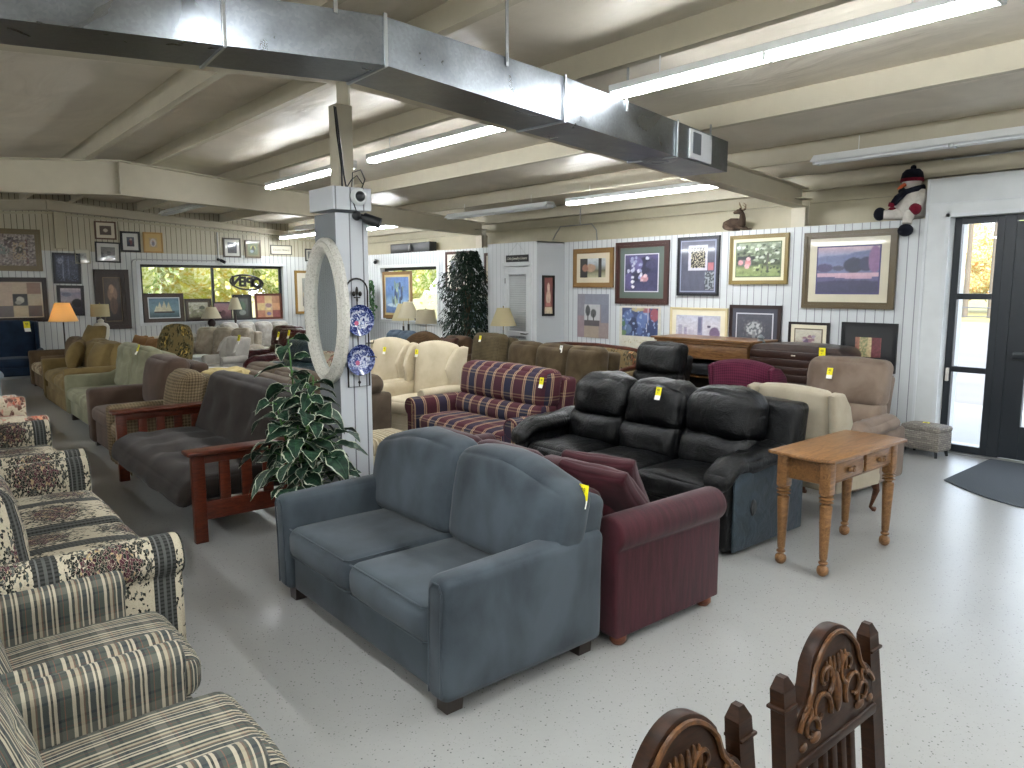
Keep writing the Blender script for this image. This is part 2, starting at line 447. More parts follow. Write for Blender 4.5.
# rails on the upper east wall (girts) and cover strips of the gable
wallbox('trim_2', [span(XE-.05, XE, 3.3, YN, 2.76, 2.79), span(8.60, XE, 3.3, YN, 2.455, 2.475)], M_cream)
# sagging insulation between purlins
PX = [-2.6, -1.2, .38, 2.1, 2.95, 4.15, 5.83, 7.40]
b = MB(); xs = [XW]+PX+[8.9]
for i in range(len(xs)-1):
    x0, x1 = xs[i], xs[i+1]; nx = 8; ny = 48; vs = []; fs = []
    for a in range(nx+1):
        for q in range(ny+1):
            x = lerp(x0, x1, a/nx); y = lerp(YS, YN, q/ny); t = a/nx
            sag = .06*math.sin(PI*t)*(1+.5*noise.noise(Vector((x*.6, y*1.3, 3))))+.015*math.sin(y*5.2+x*.4)*math.sin(PI*t)
            vs.append((x, y, zr(x)+.2-sag))
    for a in range(nx):
        for q in range(ny):
            k = a*(ny+1)+q; fs.append([k, k+1, k+ny+2, k+ny+1])
    b.add(vs, fs)
o = struct(b.build('ceiling', M_insul))
struct(MB().rbox((2.75, 5.3, 3.95), (13, 24, .3), r=.01, n=1, k=1).build('ceiling_deck', plain('8d8d88', .6), smooth=False))
# purlins: cold-formed Z sections
tn = 3
for x in PX:
    b = MB(); z = zr(x)
    y0, y1 = YS, YN-.02; w = .07 if x > RX else -.07
    b.box((x, (y0+y1)/2, z+.1), (.006, y1-y0, .2), 0); b.box((x-w/2, (y0+y1)/2, z+.003), (abs(w), y1-y0, .006), 0)
    b.box((x-w, (y0+y1)/2, z+.012), (.005, y1-y0, .022), 0); b.box((x+w/2, (y0+y1)/2, z+.199), (abs(w), y1-y0, .006), 0)
    o = struct(b.build('trim_%d' % tn, M_beam, smooth=False)); tn += 1
# rigid frames: rafters and eave columns
for yb, full in ((4.80, 2), (11.15, 1), (-1.55, 2), (16.88, 0)):
    b = MB()
    for sg in (1, -1):
        X1 = 8.62 if sg > 0 else XW+.1
        zt0, zt1 = ZR, zr(X1); zb0, zb1 = 2.97, 2.70
        if full == 2: zb0, zb1 = 3.15, 2.70
        if not full: zb0, zb1 = 3.22, 2.86
        d = .012
        pr = [(RX, zb0), (X1, zb1), (X1, zt1), (RX, zt0)]
        b.prism(pr, yb-.004, yb+.004)
        for (za, zc) in ((zb0, zb1), (zt0-d, zt1-d)):
            b.prism([(RX, za), (X1, zc), (X1, zc+d), (RX, za+d)], yb-.09, yb+.09)
    b.box((RX, yb, 3.19 if full else 3.3), (.012, .17, .42 if full else .2), 0)
    if full:
        for x in (8.66,):
            b.box((x, yb, 1.5), (.01, .16, 2.6), 0); b.box((x-.1, yb, 1.45), (.012, .18, 2.5), 0); b.box((x, yb, 1.35), (.2, .008, 2.7), 0)
        b.box((8.56, yb-.02, 2.80), (.22, .17, .01), 0)
    struct(b.build('trim_%d' % tn, M_beam, smooth=False)); tn += 1
# diagonal braces from rafter to purlins, eave strut, girt
b = MB()
b.tube([(8.3, 4.85, 2.80), (7.42, 5.7, 3.04)], .022, 4); b.tube([(8.3, 11.2, 2.80), (7.42, 12.1, 3.04)], .022, 4); b.tube([(8.76, 3.25, 2.90), (8.74, -.5, 3.16)], .03, 4)
b.box((8.66, 5.3, 2.98), (.08, 22.8, .16), 0)
struct(b.build('trim_%d' % tn, M_beam, smooth=False)); tn += 1
# column: steel post boxed in with panelling
b = MB(); b.box((2.46, 4.775, 1.1), (.24, .31, 2.3), 0); b.box((2.46, 4.775, 2.345), (.285, .355, .15), 0)
cc = struct(b.build('wall_column', M_panC, smooth=False))
b = MB(); b.box((2.485, 4.78, 2.7), (.12, .11, .56), .003); b.box((2.43, 4.72, 2.7), (.012, .012, .5), 0)
struct(b.build('trim_%d' % tn, M_beam, smooth=False)); tn += 1
# gable wall trims: cover strip following the roof, post, cream batten
b = MB()
for sg, X1 in ((1, 8.5), (-1, XW)):
    b.prism([(RX, 3.16), (X1, 3.16-.062*abs(X1-RX)), (X1, 3.2-.062*abs(X1-RX)), (RX, 3.2)], YN-.03, YN)
b.box((2.72, YN-.05, 2.85), (.19, .1, .7), .004)
struct(b.build('trim_%d' % tn, M_cream, smooth=False)); tn += 1

# closet bump-out with louvred door
wallbox('wall_closet', [span(7.86, XP, 8.75, 8.80, 0, 2.46), span(7.86, 7.91, 8.8, 8.93, 0, 2.46), span(7.86, 7.91, 9.55, 10.0, 0, 2.46), span(7.86, 7.91, 8.93, 9.55, 2.08, 2.46), span(7.86, XP, 9.95, 10.0, 0, 2.46), span(7.86, XP, 8.75, 10.0, 2.44, 2.46)], m_panel('closet_board', 'd6d8d9', 'b3b6b8', 1))
b = MB()
for (c, d) in (span(7.865, 7.895, 8.93, 9.02, .02, 2.07), span(7.865, 7.895, 9.46, 9.55, .02, 2.07), span(7.865, 7.895, 9.02, 9.46, .02, .2), span(7.865, 7.895, 9.02, 9.46, 1.95, 2.07), span(7.865, 7.895, 9.02, 9.46, .95, 1.03)): b.box(c, d)
dc = b.build('door_1', M_white, smooth=False); dc['kind'] = 'structure'
b = MB()
for z0, z1 in ((.2, .95), (1.03, 1.95)):
    z = z0+.02
    while z < z1-.01:
        b.at((7.882, 9.24, z), ry=math.radians(60)); b.box((0, 0, 0), (.048, .44, .006), 0); z += .036
b.at(); o = b.build('louvre', M_white, dc, smooth=False)
b = MB().at((7.86, 8.98, 1.0)); b.lathe([(.028, 0), (.028, .006), (.01, .01)], 12, c=(0, 0, 0)); b.tube([(0, 0, 0), (-.05, 0, 0), (-.05, .11, .0)], .009, 8)
b.build('door_handle', plain('6a6a68', .25, 1), dc)
b = MB()
for z in (.3, 1.85): b.box((7.862, 9.545, z), (.012, .02, .09))
b.build('hinge', plain('8b8b88', .3, 1), dc)
b = MB()
for (c, d) in (span(7.845, 7.86, 8.87, 8.93, 0, 2.14), span(7.845, 7.86, 9.55, 9.61, 0, 2.14), span(7.845, 7.86, 8.93, 9.55, 2.08, 2.14)): b.box(c, d)
struct(b.build('trim_%d' % tn, M_white, smooth=False)); tn += 1

# windows
def window(n, rot, loc, W, z0, z1, mull, fm=M_darkframe, reveal=.2):
    """local x along the wall, +y outwards"""
    b = MB(); h = z1-z0
    for (c, d) in (((0, .14, z1-.03), (W, .06, .06)), ((0, .14, z0+.025), (W, .06, .05)), ((-W/2+.03, .14, z0+h/2), (.06, .06, h)), ((W/2-.03, .14, z0+h/2), (.06, .06, h))): b.box(c, d)
    for m_ in mull: b.box((m_, .14, z0+h/2), (.055, .06, h))
    o = b.build('window_%d' % n, fm, smooth=False); o['kind'] = 'structure'; o.location = loc; o.rotation_euler = (0, 0, rot)
    MB().box((0, .15, z0+h/2), (W-.06, .006, h-.06), 0).build('pane', M_glass, o, smooth=False)
    b = MB()
    for (c, d) in (((0, -.01, z0-.03), (W+.16, .03, .06)), ((0, -.006, z1+.03), (W+.16, .014, .06)), ((-W/2-.04, -.006, z0+h/2), (.08, .014, h)), ((W/2+.04, -.006, z0+h/2), (.08, .014, h)), ((0, .05, z0-.005), (W, .18, .012))): b.box(c, d)
    b.build('casing', M_white, o, smooth=False)
    return o
window(1, 0, (5.68, YN, 0), 3.1, 1.0, 2.23, [-.04])
window(2, -PI/2, (XP, 13.49, 0), 2.2, 1.04, 2.16, [-.35])
window(3, PI/2, (XW, 1.5, 0), 3.0, .9, 2.2, [0])

# entrance: sidelight, door and their dark frame (plane x 8.60)
def dk(name, boxes, parent=None, m=M_darkframe):
    b = MB()
    for q in boxes: b.box(*span(*q))
    return b.build(name, m, parent, smooth=False)
XD0, XD1 = 8.575, 8.64
f = dk('window_4', [(XD0, XD1, 2.99, 3.06, 0, 2.46), (XD0, XD1, 2.60, 2.67, 0, 2.46), (XD0, XD1, 2.67, 2.99, 2.39, 2.46), (XD0, XD1, 2.67, 2.99, 0, .09), (XD0, XD1, 2.67, 2.99, 1.62, 1.68), (XD0, XD1, 2.67, 2.99, .86, .92)]); f['kind'] = 'structure'
dk('pane', [(8.605, 8.611, 2.67, 2.99, .09, 2.39)], f, M_glass)
b = MB().box((8.555, 3.02, .83), (.03, .03, .14)); b.build('door_sensor', plain('c9c4bb', .4), f)
d2 = dk('door_2', [(XD0, XD1, 2.50, 2.60, 0, 2.46), (XD0, XD1, 1.46, 1.56, 0, 2.46), (XD0, XD1, 1.56, 2.5, 2.40, 2.46), (XD0+.005, XD1-.005, 2.33, 2.50, .02, 2.39), (XD0+.005, XD1-.005, 1.56, 1.70, .02, 2.39), (XD0+.005, XD1-.005, 1.70, 2.33, .02, .36), (XD0+.005, XD1-.005, 1.7, 2.33, 2.27, 2.39)]); d2['kind'] = 'structure'
dk('pane', [(8.605, 8.611, 1.7, 2.33, .36, 2.27)], d2, M_glass)
b = MB().box((8.53, 2.03, 1.07), (.04, .80, .075), .01); b.build('push_bar', M_darkframe, d2)
dk('threshold', [(8.5, 8.7, 1.5, 3.06, 0, .014)], d2, plain('9a9a98', .3, .8))
f = dk('window_5', [(XD0, XD1, 1.40, 1.46, 0, 2.46), (XD0, XD1, .35, .42, 0, 2.46), (XD0, XD1, .42, 1.4, 2.39, 2.46), (XD0, XD1, .42, 1.4, 0, .09), (XD0, XD1, .42, 1.4, .86, .92)]); f['kind'] = 'structure'
dk('pane', [(8.605, 8.611, .42, 1.4, .09, 2.39)], f, M_glass)
# door mat, rounded near end
b = MB(); pts = [(8.50, 2.54), (8.50, 1.02)]+[(7.5-.55*math.sin(PI*t/12), 1.02+1.52*t/12) for t in range(13)][::1]
pts = [(8.50, 2.54), (8.50, .90)]+[(7.25-.45*math.sin(PI*t/14), .90+1.62*t/14) for t in range(15)]
b.prism(pts, .0, .012, 'xy', .004)
g = G('ribbed_mat'); v = g.uv(src='Object'); w = g.n('TexWave', {'Scale': 22, 'Distortion': .4, 'Vector': v}, wave_type='RINGS').outputs[1]
g.bump(w, .7, .004); mm = g.out(g.mix(g.noise(60, v), g.ramp(w, [(.3, '2c3238'), (.7, '4c545b')]), '3a4046'), .9)
tag(b.build('door_mat', mm), 'dark ribbed entrance mat with a curved edge on the floor before the glass door', 'mat')

# ------------------------------------------------------------------ duct
def duct():
    t = thing('air_duct', 'galvanized sheet metal air duct bent over the boxed column', 'duct', (0, 0, 0))
    d = Vector((4.12, .90)).normalized(); nrm = Vector((-d.y, d.x))
    K = Vector((1.907, 3.206)); E_ = Vector((6.03, 4.105)); W = .46; zb, zt = 2.80, 3.07; ztk = 3.02
    d2_ = Vector((-1.47, .418)).normalized(); n2 = Vector((d2_.y, -d2_.x))*-1
    n2 = Vector((-d2_.y, d2_.x)); n2 = n2 if n2.y > 0 else -n2
    L0 = K+d2_*4.6
    Kb = K+(nrm+n2).normalized()*(W*.82)
    def quadbox(a, b, c, e, z0a, z1a, z0b, z1b, name, extra=None):
        # a->b front line, c->e rear line
        vs = [(a.x, a.y, z0a), (b.x, b.y, z0b), (e.x, e.y, z0b), (c.x, c.y, z0a), (a.x, a.y, z1a), (b.x, b.y, z1b), (e.x, e.y, z1b), (c.x, c.y, z1a)]
        fs = [[0, 3, 2, 1], [4, 5, 6, 7], [0, 1, 5, 4], [1, 2, 6, 5], [2, 3, 7, 6], [3, 0, 4, 7]]
        m = MB().add(vs, fs); return m.build(name, M_galv, t, smooth=False)
    cuts = [0, .36, .745, 1.0]
    for i in range(3):
        a = K.lerp(E_, cuts[i]); b_ = K.lerp(E_, cuts[i+1]); c = Kb.lerp(E_+nrm*W, cuts[i]); e = Kb.lerp(E_+nrm*W, cuts[i+1])
        quadbox(a, b_, c, e, zb, lerp(ztk, zt, cuts[i]*3 if i == 0 else 1), zb, zt, 'duct_section')
    cuts2 = [0, .155, .5, 1.0]
    for i in range(3):
        a = K.lerp(L0, cuts2[i]); b_ = K.lerp(L0, cuts2[i+1]); c = Kb.lerp(L0+n2*W*.8, cuts2[i]); e = Kb.lerp(L0+n2*W*.8, cuts2[i+1])
        o = quadbox(a, b_, c, e, zb, ztk, zb, ztk, 'duct_section')
    # standing seams
    def seam(p, q, z1):
        m = MB(); v0 = (q-p); e = v0.normalized()*.012; p2, q2 = p-e, q+e
        for (u, v, za, zc) in ((p2, p2, zb-.01, z1+.01), (q2, q2, zb-.01, z1+.01)):
            m.box((u.x, u.y, (za+zc)/2), (.018, .012, zc-za), .002)
        m.tube([(p2.x, p2.y, zb-.006), (q2.x, q2.y, zb-.006)], .009, 4)
        m.build('seam', plain('b7bbbe', .3, 1), t, smooth=False)
    for k in cuts[:3]: seam(K.lerp(E_, k), Kb.lerp(E_+nrm*W, k), zt if k else ztk)
    for k in cuts2[1:3]: seam(K.lerp(L0, k), Kb.lerp(L0+n2*W*.8, k), ztk)
    # side grille near the end
    A = K.lerp(E_, .80); B = K.lerp(E_, .905); ang = math.atan2(d.y, d.x)
    m = MB().at(((A.x+B.x)/2, (A.y+B.y)/2, 2.935), rz=ang); L = (B-A).length
    m.box((0, -.008, .0), (L, .016, .235), .002)
    g_ = m.build('supply_grille', plain('c9cccf', .4), t, smooth=False)
    m = MB().at(((A.x+B.x)/2, (A.y+B.y)/2, 2.935), rz=ang)
    m.box((-.095, -.02, .01), (.15, .008, .17), 0); m.build('grille_opening', plain('5a5f64', .5), g_, smooth=False)
    m = MB().at((5.03, 4.10, 2.80)); m.lathe([(.0, -.012), (.05, -.014), (.055, -.02), (.085, -.02), (.09, -.012), (.12, -.016), (.15, -.002), (.15, .0)], 28)
    m.build('round_diffuser', plain('8d9296', .35, .6), t)
    m = MB()
    for k, zz in ((.22, 3.4), (.55, 3.3), (.9, 3.15)):
        p = K.lerp(E_, k); m.box((p.x, p.y-.01, (3.0+zz)/2), (.02, .006, zz-3.0), 0)
        m.tube([(p.x, p.y-.014, 3.07), (p.x, p.y-.014, 3.02)], .006, 5)
    for k in (.05, .3, .7):
        p = K.lerp(L0, k); m.box((p.x, p.y-.01, 3.2), (.02, .006, .4), 0)
    m.build('hanger_strap', plain('a9adaf', .35, 1), t, smooth=False)
duct()

# ------------------------------------------------------------------ fluorescent strips
M_tube = G('tube').out('ffffff', .3, emit=(.93, .97, 1.0), es=62)
M_tubeoff = plain('e6e8ea', .25); M_fix = plain('dfe1e0', .35)
_proto = {}
def strip(lit, ty):
    if (lit, ty) in _proto: return _proto[(lit, ty)]
    t = thing('fluorescent_light', 'x', 'ceiling light', (0, 0, 0))
    b = MB()
    if ty == 'strip': b.box((0, 0, .045), (.11, 2.42, .05), .006)
    elif ty == 'hood': b.prism([(-.12, .0), (-.05, .07), (.05, .07), (.12, .0), (.115, .0), (.05, .062), (-.05, .062), (-.115, .0)], -1.21, 1.21)
    b.tube([(0, -.8, .07), (0, -.8, .2)], .004, 5); b.tube([(0, .8, .07), (0, .8, .2)], .004, 5)
    b.build('housing', M_fix, t, smooth=False)
    for sx in ((-.028, .028) if ty == 'strip' else (-.045, .045)):
        for y0, y1 in ((-1.19, -.02), (.02, 1.19)):
            MB().tube([(sx, y0, 0), (sx, y1, 0)], .019 if lit else .017, 10).build('tube', M_tube if lit else M_tubeoff, t)
    for y in (-1.2, 0, 1.2): MB().box((0, y, .005), (.1 if ty == 'strip' else .13, .022, .05), .004).build('lamp_holder', M_white, t)
    _proto[(lit, ty)] = t; t['used'] = 0; return t
LF = 'fluorescent strip lights under the roof'
def light(lit, ty, x, y, z, label, rz=0):
    p = strip(lit, ty)
    if not p['used']:
        p['used'] = 1; p.location = (x, y, z); p.rotation_euler = (0, 0, rz); p['label'] = label; p['group'] = LF; return p
    return dup(p, label, (x, y, z), rz, LF)
light(1, 'strip', 4.12, 2.55, 3.10, 'lit fluorescent strip nearest the camera, above and beyond the duct', .015)
light(1, 'strip', 4.14, 6.10, 3.10, 'lit fluorescent strip hanging just beyond the boxed column')
light(1, 'strip', 4.16, 8.95, 3.10, 'lit fluorescent strip seen behind the steel post of the column')
light(1, 'strip', 7.16, 6.15, 2.86, 'lit fluorescent strip in front of the deer figure and framed prints')
light(0, 'hood', 7.20, 8.95, 2.86, 'unlit hooded fluorescent strip above the louvred closet door')
light(0, 'hood', 6.98, 2.55, 2.93, 'unlit white hooded fluorescent strip above the plush snowman')
light(1, 'strip', 7.28, 12.6, 2.86, 'lit fluorescent strip above the black loudspeakers')
light(0, 'hood', 4.15, 13.9, 3.10, 'unlit fluorescent strip above the small framed prints near the gable wall')
light(0, 'hood', 6.70, 13.7, 2.93, 'unlit fluorescent strip with boxed end above the OPEN sign window')
light(1, 'strip', 7.10, 15.5, 2.86, 'short view of a lit fluorescent strip near the far corner')
for (x, y, z) in ((4.12, -.9, 3.1), (4.12, -3.7, 3.1), (7.1, -3.8, 2.9), (.95, -.9, 3.06), (.95, -3.7, 3.06), (-2.0, 1.4, 2.84), (-2.0, 5.2, 2.84), (-2.0, 9.4, 2.84), (-2.0, 13.4, 2.84), (.95, 1.65, 3.06), (-2.0, -1.8, 2.84), (7.1, .0, 2.9)):  # unseen strips added to brighten the near floor, column side and west part
    light(1, 'strip', x, y, z, 'unseen fluorescent strip added as fill light behind and beside the viewer')

# ------------------------------------------------------------------ outdoors
w = bpy.data.worlds.new('world'); sc_.world = w; w.use_nodes = True
nt = w.node_tree; bg = nt.nodes['Background']
sk = nt.nodes.new('ShaderNodeTexSky')
sk.sky_type = 'NISHITA'; sk.sun_elevation = math.radians(38); sk.sun_rotation = math.radians(215); sk.sun_disc = False; sk.air_density = 1.2; sk.dust_density = 3
mx = nt.nodes.new('ShaderNodeMix'); mx.data_type = 'RGBA'; mx.inputs[0].default_value = .9
nt.links.new(sk.outputs[0], mx.inputs[6]); mx.inputs[7].default_value = (.86, .95, 1.08, 1)
nt.links.new(mx.outputs[2], bg.inputs[0]); bg.inputs[1].default_value = 2.6
sun = bpy.data.lights.new('sun', 'SUN'); sun.energy = 3; sun.angle = math.radians(3); sun.color = (1, .95, .86)
so = bpy.data.objects.new('sun', sun); C.objects.link(so); so.rotation_euler = (math.radians(48), 0, math.radians(-35))
g = G('grass'); v = g.uv(src='Object'); M_grass = g.out(g.ramp(g.noise(.4, v, 4), [(.3, '7f7848'), (.7, '968e5c')]), .9)
g = G('asphalt'); v = g.uv(src='Object'); M_asph = g.out(g.mix(g.noise(40, v, 3), g.ramp(g.noise(.5, g.uv((1, .2, 1), 'Object'), 5, 1), [(.35, '5d5c5b'), (.65, '73726f')]), '7b7977'), .85)
struct(MB().box((40, 20, -.32), (300, 300, .2), 0).build('ground_grass', M_grass, smooth=False))
struct(MB().box((27.5, -5, -.16), (30, 60, .14), 0).build('ground_asphalt', M_asph, smooth=False))
struct(MB().box((10.7, 1, -.1), (3.5, 20, .16), 0).build('ground_sidewalk', plain('979692', .8), smooth=False))
def tree(x, y, h, r, c1, c2, label, seed):
    t = thing('tree', label, 'tree', (x, y, -.2), 0, 'autumn trees outdoors')
    MB().tube([(0, 0, -.05), (.1, .05, h*.35), (0, 0, h*.7)], [.1, .08, .04], 8).build('trunk', plain('5b4a3a', .9), t)
    b = MB(); q = random.Random(seed)
    b.sphere((0, 0, h*.62), r*.86, 26, 18, (1, 1, 1.05), lambda o: o*(1+.16*noise.noise(o*.9+Vector((seed, 0, 0)))+.06*noise.noise(o*3)))
    for i in range(3400):
        th = q.uniform(0, 2*PI); ph = math.acos(q.uniform(-.8, 1)); rr = r*(q.random()**.35)*(1+.25*noise.noise(Vector((math.cos(th)*2+seed, math.sin(th)*2, ph))))
        p = Vector((math.sin(ph)*math.cos(th)*rr, math.sin(ph)*math.sin(th)*rr, h*.62+math.cos(ph)*rr*1.05)); s_ = q.uniform(.07, .16)
        u = Vector((q.uniform(-1, 1), q.uniform(-1, 1), q.uniform(-1, 1))).normalized(); v_ = u.orthogonal().normalized()
        b.add([p-u*s_, p+v_*s_*.7, p+u*s_, p-v_*s_*.7], [[0, 1, 2, 3]])
    g = G('autumn_leaves'); n = g.n('TexNoise', {'Scale': 3.0, 'Vector': g.uv(src='Object')}).outputs['Fac']; n2 = g.noise(9, g.uv(src='Object'), 2)
    b.build('foliage', g.out(g.mix(g.ramp(n2, [(.42, '000000'), (.6, 'ffffff')]), g.ramp(n, [(.38, c1), (.58, c2)]), 'c4c8a0'), .8, spec=.1), t, smooth=False)
TR = [(0.0, 29, 'yellow leafed tree seen at one end of the long gable window'), (4.6, 26.5, 'pale green tree beyond the first pane of the gable window'), (9.2, 29.5, 'orange tinged tree at the middle of the gable window'), (13.2, 28, 'green and gold tree behind the OPEN sign'), (18.4, 31, 'yellow tree behind the orange patchwork print')]
cl = [('b0b450', '7a9648'), ('668440', 'a0aa54'), ('b8a04c', 'a0a84c'), ('608244', 'a4ae4c'), ('b0b048', '7a9648')]
for i, (x, y, lb) in enumerate(TR): tree(x, y, 6.6, 3.3, *cl[i], lb, i+3)
for i, (x, y, h, r, c, lb) in enumerate([(60, 25.5, 7, 3.6, ('7d9a46', 'a9b552'), 'green tree beyond the car park, nearest the leaning utility pole'), (62, 21.5, 6, 3.2, ('a8743c', 'b09048'), 'orange brown tree beyond the car park'), (64, 17, 7, 3.6, ('8a9a50', 'b5b35c'), 'olive green tree at the far side of the road seen through the sidelight'), (60, 12, 6, 3.4, ('a0883c', '83883f'), 'golden tree beyond the road seen through the door'), (33, 44, 6, 2.6, ('c9c04a', '9aa84c'), 'yellow green tree outside the smaller window'), (29, 50, 6, 2.8, ('a9b44c', 'd2c24c'), 'light green tree farther off outside the smaller window')]):
    tree(x, y, h, r, *c, lb, i+31)
def pole(x, y, h, lean, label, arms=2):
    t = thing('utility_pole', label, 'pole', (x, y, -.2), 0, 'utility poles outdoors')
    MB().tube([(0, 0, -.05), (lean*.5, lean*.8, h)], [.16, .11], 10).build('post', plain('6f675c', .9), t)
    b = MB()
    for k in range(arms): b.box((lean*.45, lean*.72, h-.5-k*.9), (.12, 2.2, .12))
    b.build('crossarm', plain('6f675c', .9), t, smooth=False)
pole(36, 15.6, 11, -1.6, 'leaning grey utility pole, nearest to the glass sidelight')
pole(52, 17.6, 9, 0, 'upright utility pole beyond the car park, beside the leaning one', 3); pole(52, 16.2, 9.6, 0, 'tallest of the far upright utility poles, seen beside the door frame', 3)
b = MB()
for i in range(14): b.tube([(40, -6+3*i, -.25), (40, -6+3*i, .75)], .04, 6)
b.tube([(40, -6, .72), (40, 34, .72)], .03, 5); b.tube([(40, -6, .3), (40, 34, .3)], .02, 5)
tag(b.build('road_fence', plain('5d6166', .6)), 'low dark rail fence between the car park and the road', 'fence')
t = thing('parked_car', 'dark blue grey car parked across the road beneath the leaning pole', 'car', (48, 21, -.22), PI/2)
b = MB().prism([(-2.1, .35), (-2.15, .8), (-1.3, .95), (-.7, 1.4), (.8, 1.42), (1.5, .98), (2.15, .85), (2.15, .35)], -.85, .85, 'xz', .08); b.build('body', plain('3e4a5c', .3, 0, 1), t)
b = MB().prism([(-1.15, .96), (-.65, 1.34), (.75, 1.36), (1.35, .99)], -.87, .87, 'xz', .02); b.build('window_glass', plain('15191e', .15), t)
for x in (-1.35, 1.35):
    for y in (-.78, .78): MB().lathe([(.0, y-.1), (.32, y-.1), (.34, y), (.32, y+.1), (0, y+.1)], 16, 'y', (x, 0, .33)).build('wheel', plain('1a1a1b', .7), t)
# ------------------------------------------------------------------ upholstery
M_tag = plain('f2e512', .5); M_tagw = plain('f3f2ea', .5); M_ink = plain('5e5a1e', .6)
PT = 'yellow price tags on the furniture'
_tagp = []; ARM_Y0 = 0
def text_mesh(txt, size, depth, m, name, parent=None, font=None, shear=0, align='CENTER', bold=0):
    cu = bpy.data.curves.new('txt', 'FONT'); cu.body = txt; cu.size = size; cu.extrude = depth; cu.offset = bold; cu.align_x = align; cu.align_y = 'CENTER'; cu.shear = shear; cu.resolution_u = 3
    o = bpy.data.objects.new('txt', cu); C.objects.link(o)
    dg = bpy.context.evaluated_depsgraph_get(); me = bpy.data.meshes.new_from_object(o.evaluated_get(dg))
    bpy.data.objects.remove(o); bpy.data.curves.remove(cu)
    r = bpy.data.objects.new(name, me); C.objects.link(r); me.materials.clear(); me.materials.append(m)
    if parent: r.parent = parent
    return r
def price_tag(loc, rz, label, rx=0, white=False, sc=1.0):
    """local: card in the xz plane, facing -y"""
    if not _tagp:
        t = thing('price_tag', label, 'price tag', (0, 0, 0), 0, PT)
        b = MB()
        b.add([(-.024, -.001, .06), (.024, -.001, .06), (.026, -.004, 0), (-.022, -.004, 0), (-.024, .001, .06), (.024, .001, .06), (.026, -.001, 0), (-.022, -.001, 0)], [[0, 3, 2, 1], [4, 5, 6, 7], [0, 1, 5, 4], [2, 3, 7, 6], [0, 4, 7, 3], [1, 2, 6, 5]])
        b.build('card', M_tag, t, smooth=False)
        b = MB().add([(-.022, -.004, 0), (.026, -.004, 0), (.029, -.012, -.032), (-.018, -.012, -.032), (-.022, -.001, 0), (.026, -.001, 0), (.029, -.009, -.032), (-.018, -.009, -.032)], [[0, 3, 2, 1], [4, 5, 6, 7], [0, 1, 5, 4], [2, 3, 7, 6], [0, 4, 7, 3], [1, 2, 6, 5]])
        b.build('stub', M_tagw, t, smooth=False)
        x = text_mesh('48', .026, .0004, M_ink, 'printed_number', t); x.location = (0, -.0045, .038); x.rotation_euler = (PI/2-.05, 0, 0)
        x = text_mesh('95', .012, .0004, M_ink, 'printed_number', t); x.location = (0, -.0055, .018); x.rotation_euler = (PI/2-.05, 0, 0)
        _tagp.append(t); o = t
    else: o = dup(_tagp[0], label, None, None, PT)
    if white:
        for c in o.children:
            if c.name.startswith('card'): c.data = c.data.copy(); c.data.materials[0] = M_tagw
    o.location = loc; o.rotation_euler = (rx, 0, rz); o.scale = (sc,)*3
    return o

def arm_part(t, M, sg, W, D, aw, ah, style, base_h, slope=0, y0=0, rollr=.085, name='arm', pad=None, puffs=.015, wr=.004):
    """sg=-1 / +1 side; local front is -y"""
    x = sg*(W/2-aw/2); b = MB(); yf = -D/2+y0; L = D-y0-.02
    if style == 'track':
        b.rbox((x, yf+L/2, (base_h+ah)/2), (aw, L, ah-base_h), r=min(.045, aw*.4), n=(2, 8, 6), puff=(puffs*.5, 0, .008), wr=wr, seed=sg,
               fn=lambda X, Y, Z: (X+sg*.02*sstep(0, .5, Z+(ah-base_h)/2-.25), Y, Z+(slope*(Y/L+.5)*sstep(-.1, .25, Z))))
        return b.build(name, M, t)
    if style == 'roll':
        R = rollr; zc = ah-R; w2 = aw*.34; xo = sg*.02
        pr = []
        xi = x-sg*w2
        # inner face up, roll over outwards, outer face down
        pr.append((xi, base_h)); pr.append((xi, zc-.02))
        for k in range(15):
            a = math.radians(180-k*235/14) if sg > 0 else math.radians(k*235/14)
            pr.append((x+xo+R*math.cos(a)*1.0, zc+R*math.sin(a)))
        xo2 = x+sg*w2*.9
        pr.append((xo2, zc-R*.95)); pr.append((xo2, base_h))
        b.prism(pr, yf, yf+L, 'xz', .022, 3)
        o = b.build(name, M, t, ang=60)
        c = MB(); n = 24
        c.tube([(x+xo+(R-.012)*math.cos(2*PI*k/n), yf+.004, zc+(R-.012)*math.sin(2*PI*k/n)) for k in range(n)], .006, 5, closed=True)
        c.build('welt', M, o)
        return o
    if style == 'pad':
        o = MB().rbox((x, yf+L/2+.02, (base_h+ah-.08)/2), (aw*.86, L, ah-.08-base_h), r=.04, n=(2, 6, 4), wr=wr, seed=sg+2).build(name, M, t)
        MB().rbox((x, yf+L*.42, ah-.055), (aw*1.08, L*.86, .13), r=.06, n=(4, 9, 2), puff=(.012, .02, .03), wr=wr*2.2, wf=8, seed=sg+5,
                  fn=lambda X, Y, Z: (X, Y, Z-.09*sstep(.25, .5, -Y/L)+.03*sstep(-.1, .5, Y/L))).build('arm_pad', pad or M, o)
        return o
    if style == 'slope':   # low sloping arm rising to the back
        b.rbox((x, yf+L/2, (base_h+ah)/2), (aw, L, ah-base_h), r=.04, n=(2, 10, 5), fn=lambda X, Y, Z: (X, Y, Z+.22*sstep(.05, .5, Y/L)*sstep(-.1, .2, Z)))
        return b.build(name, M, t)

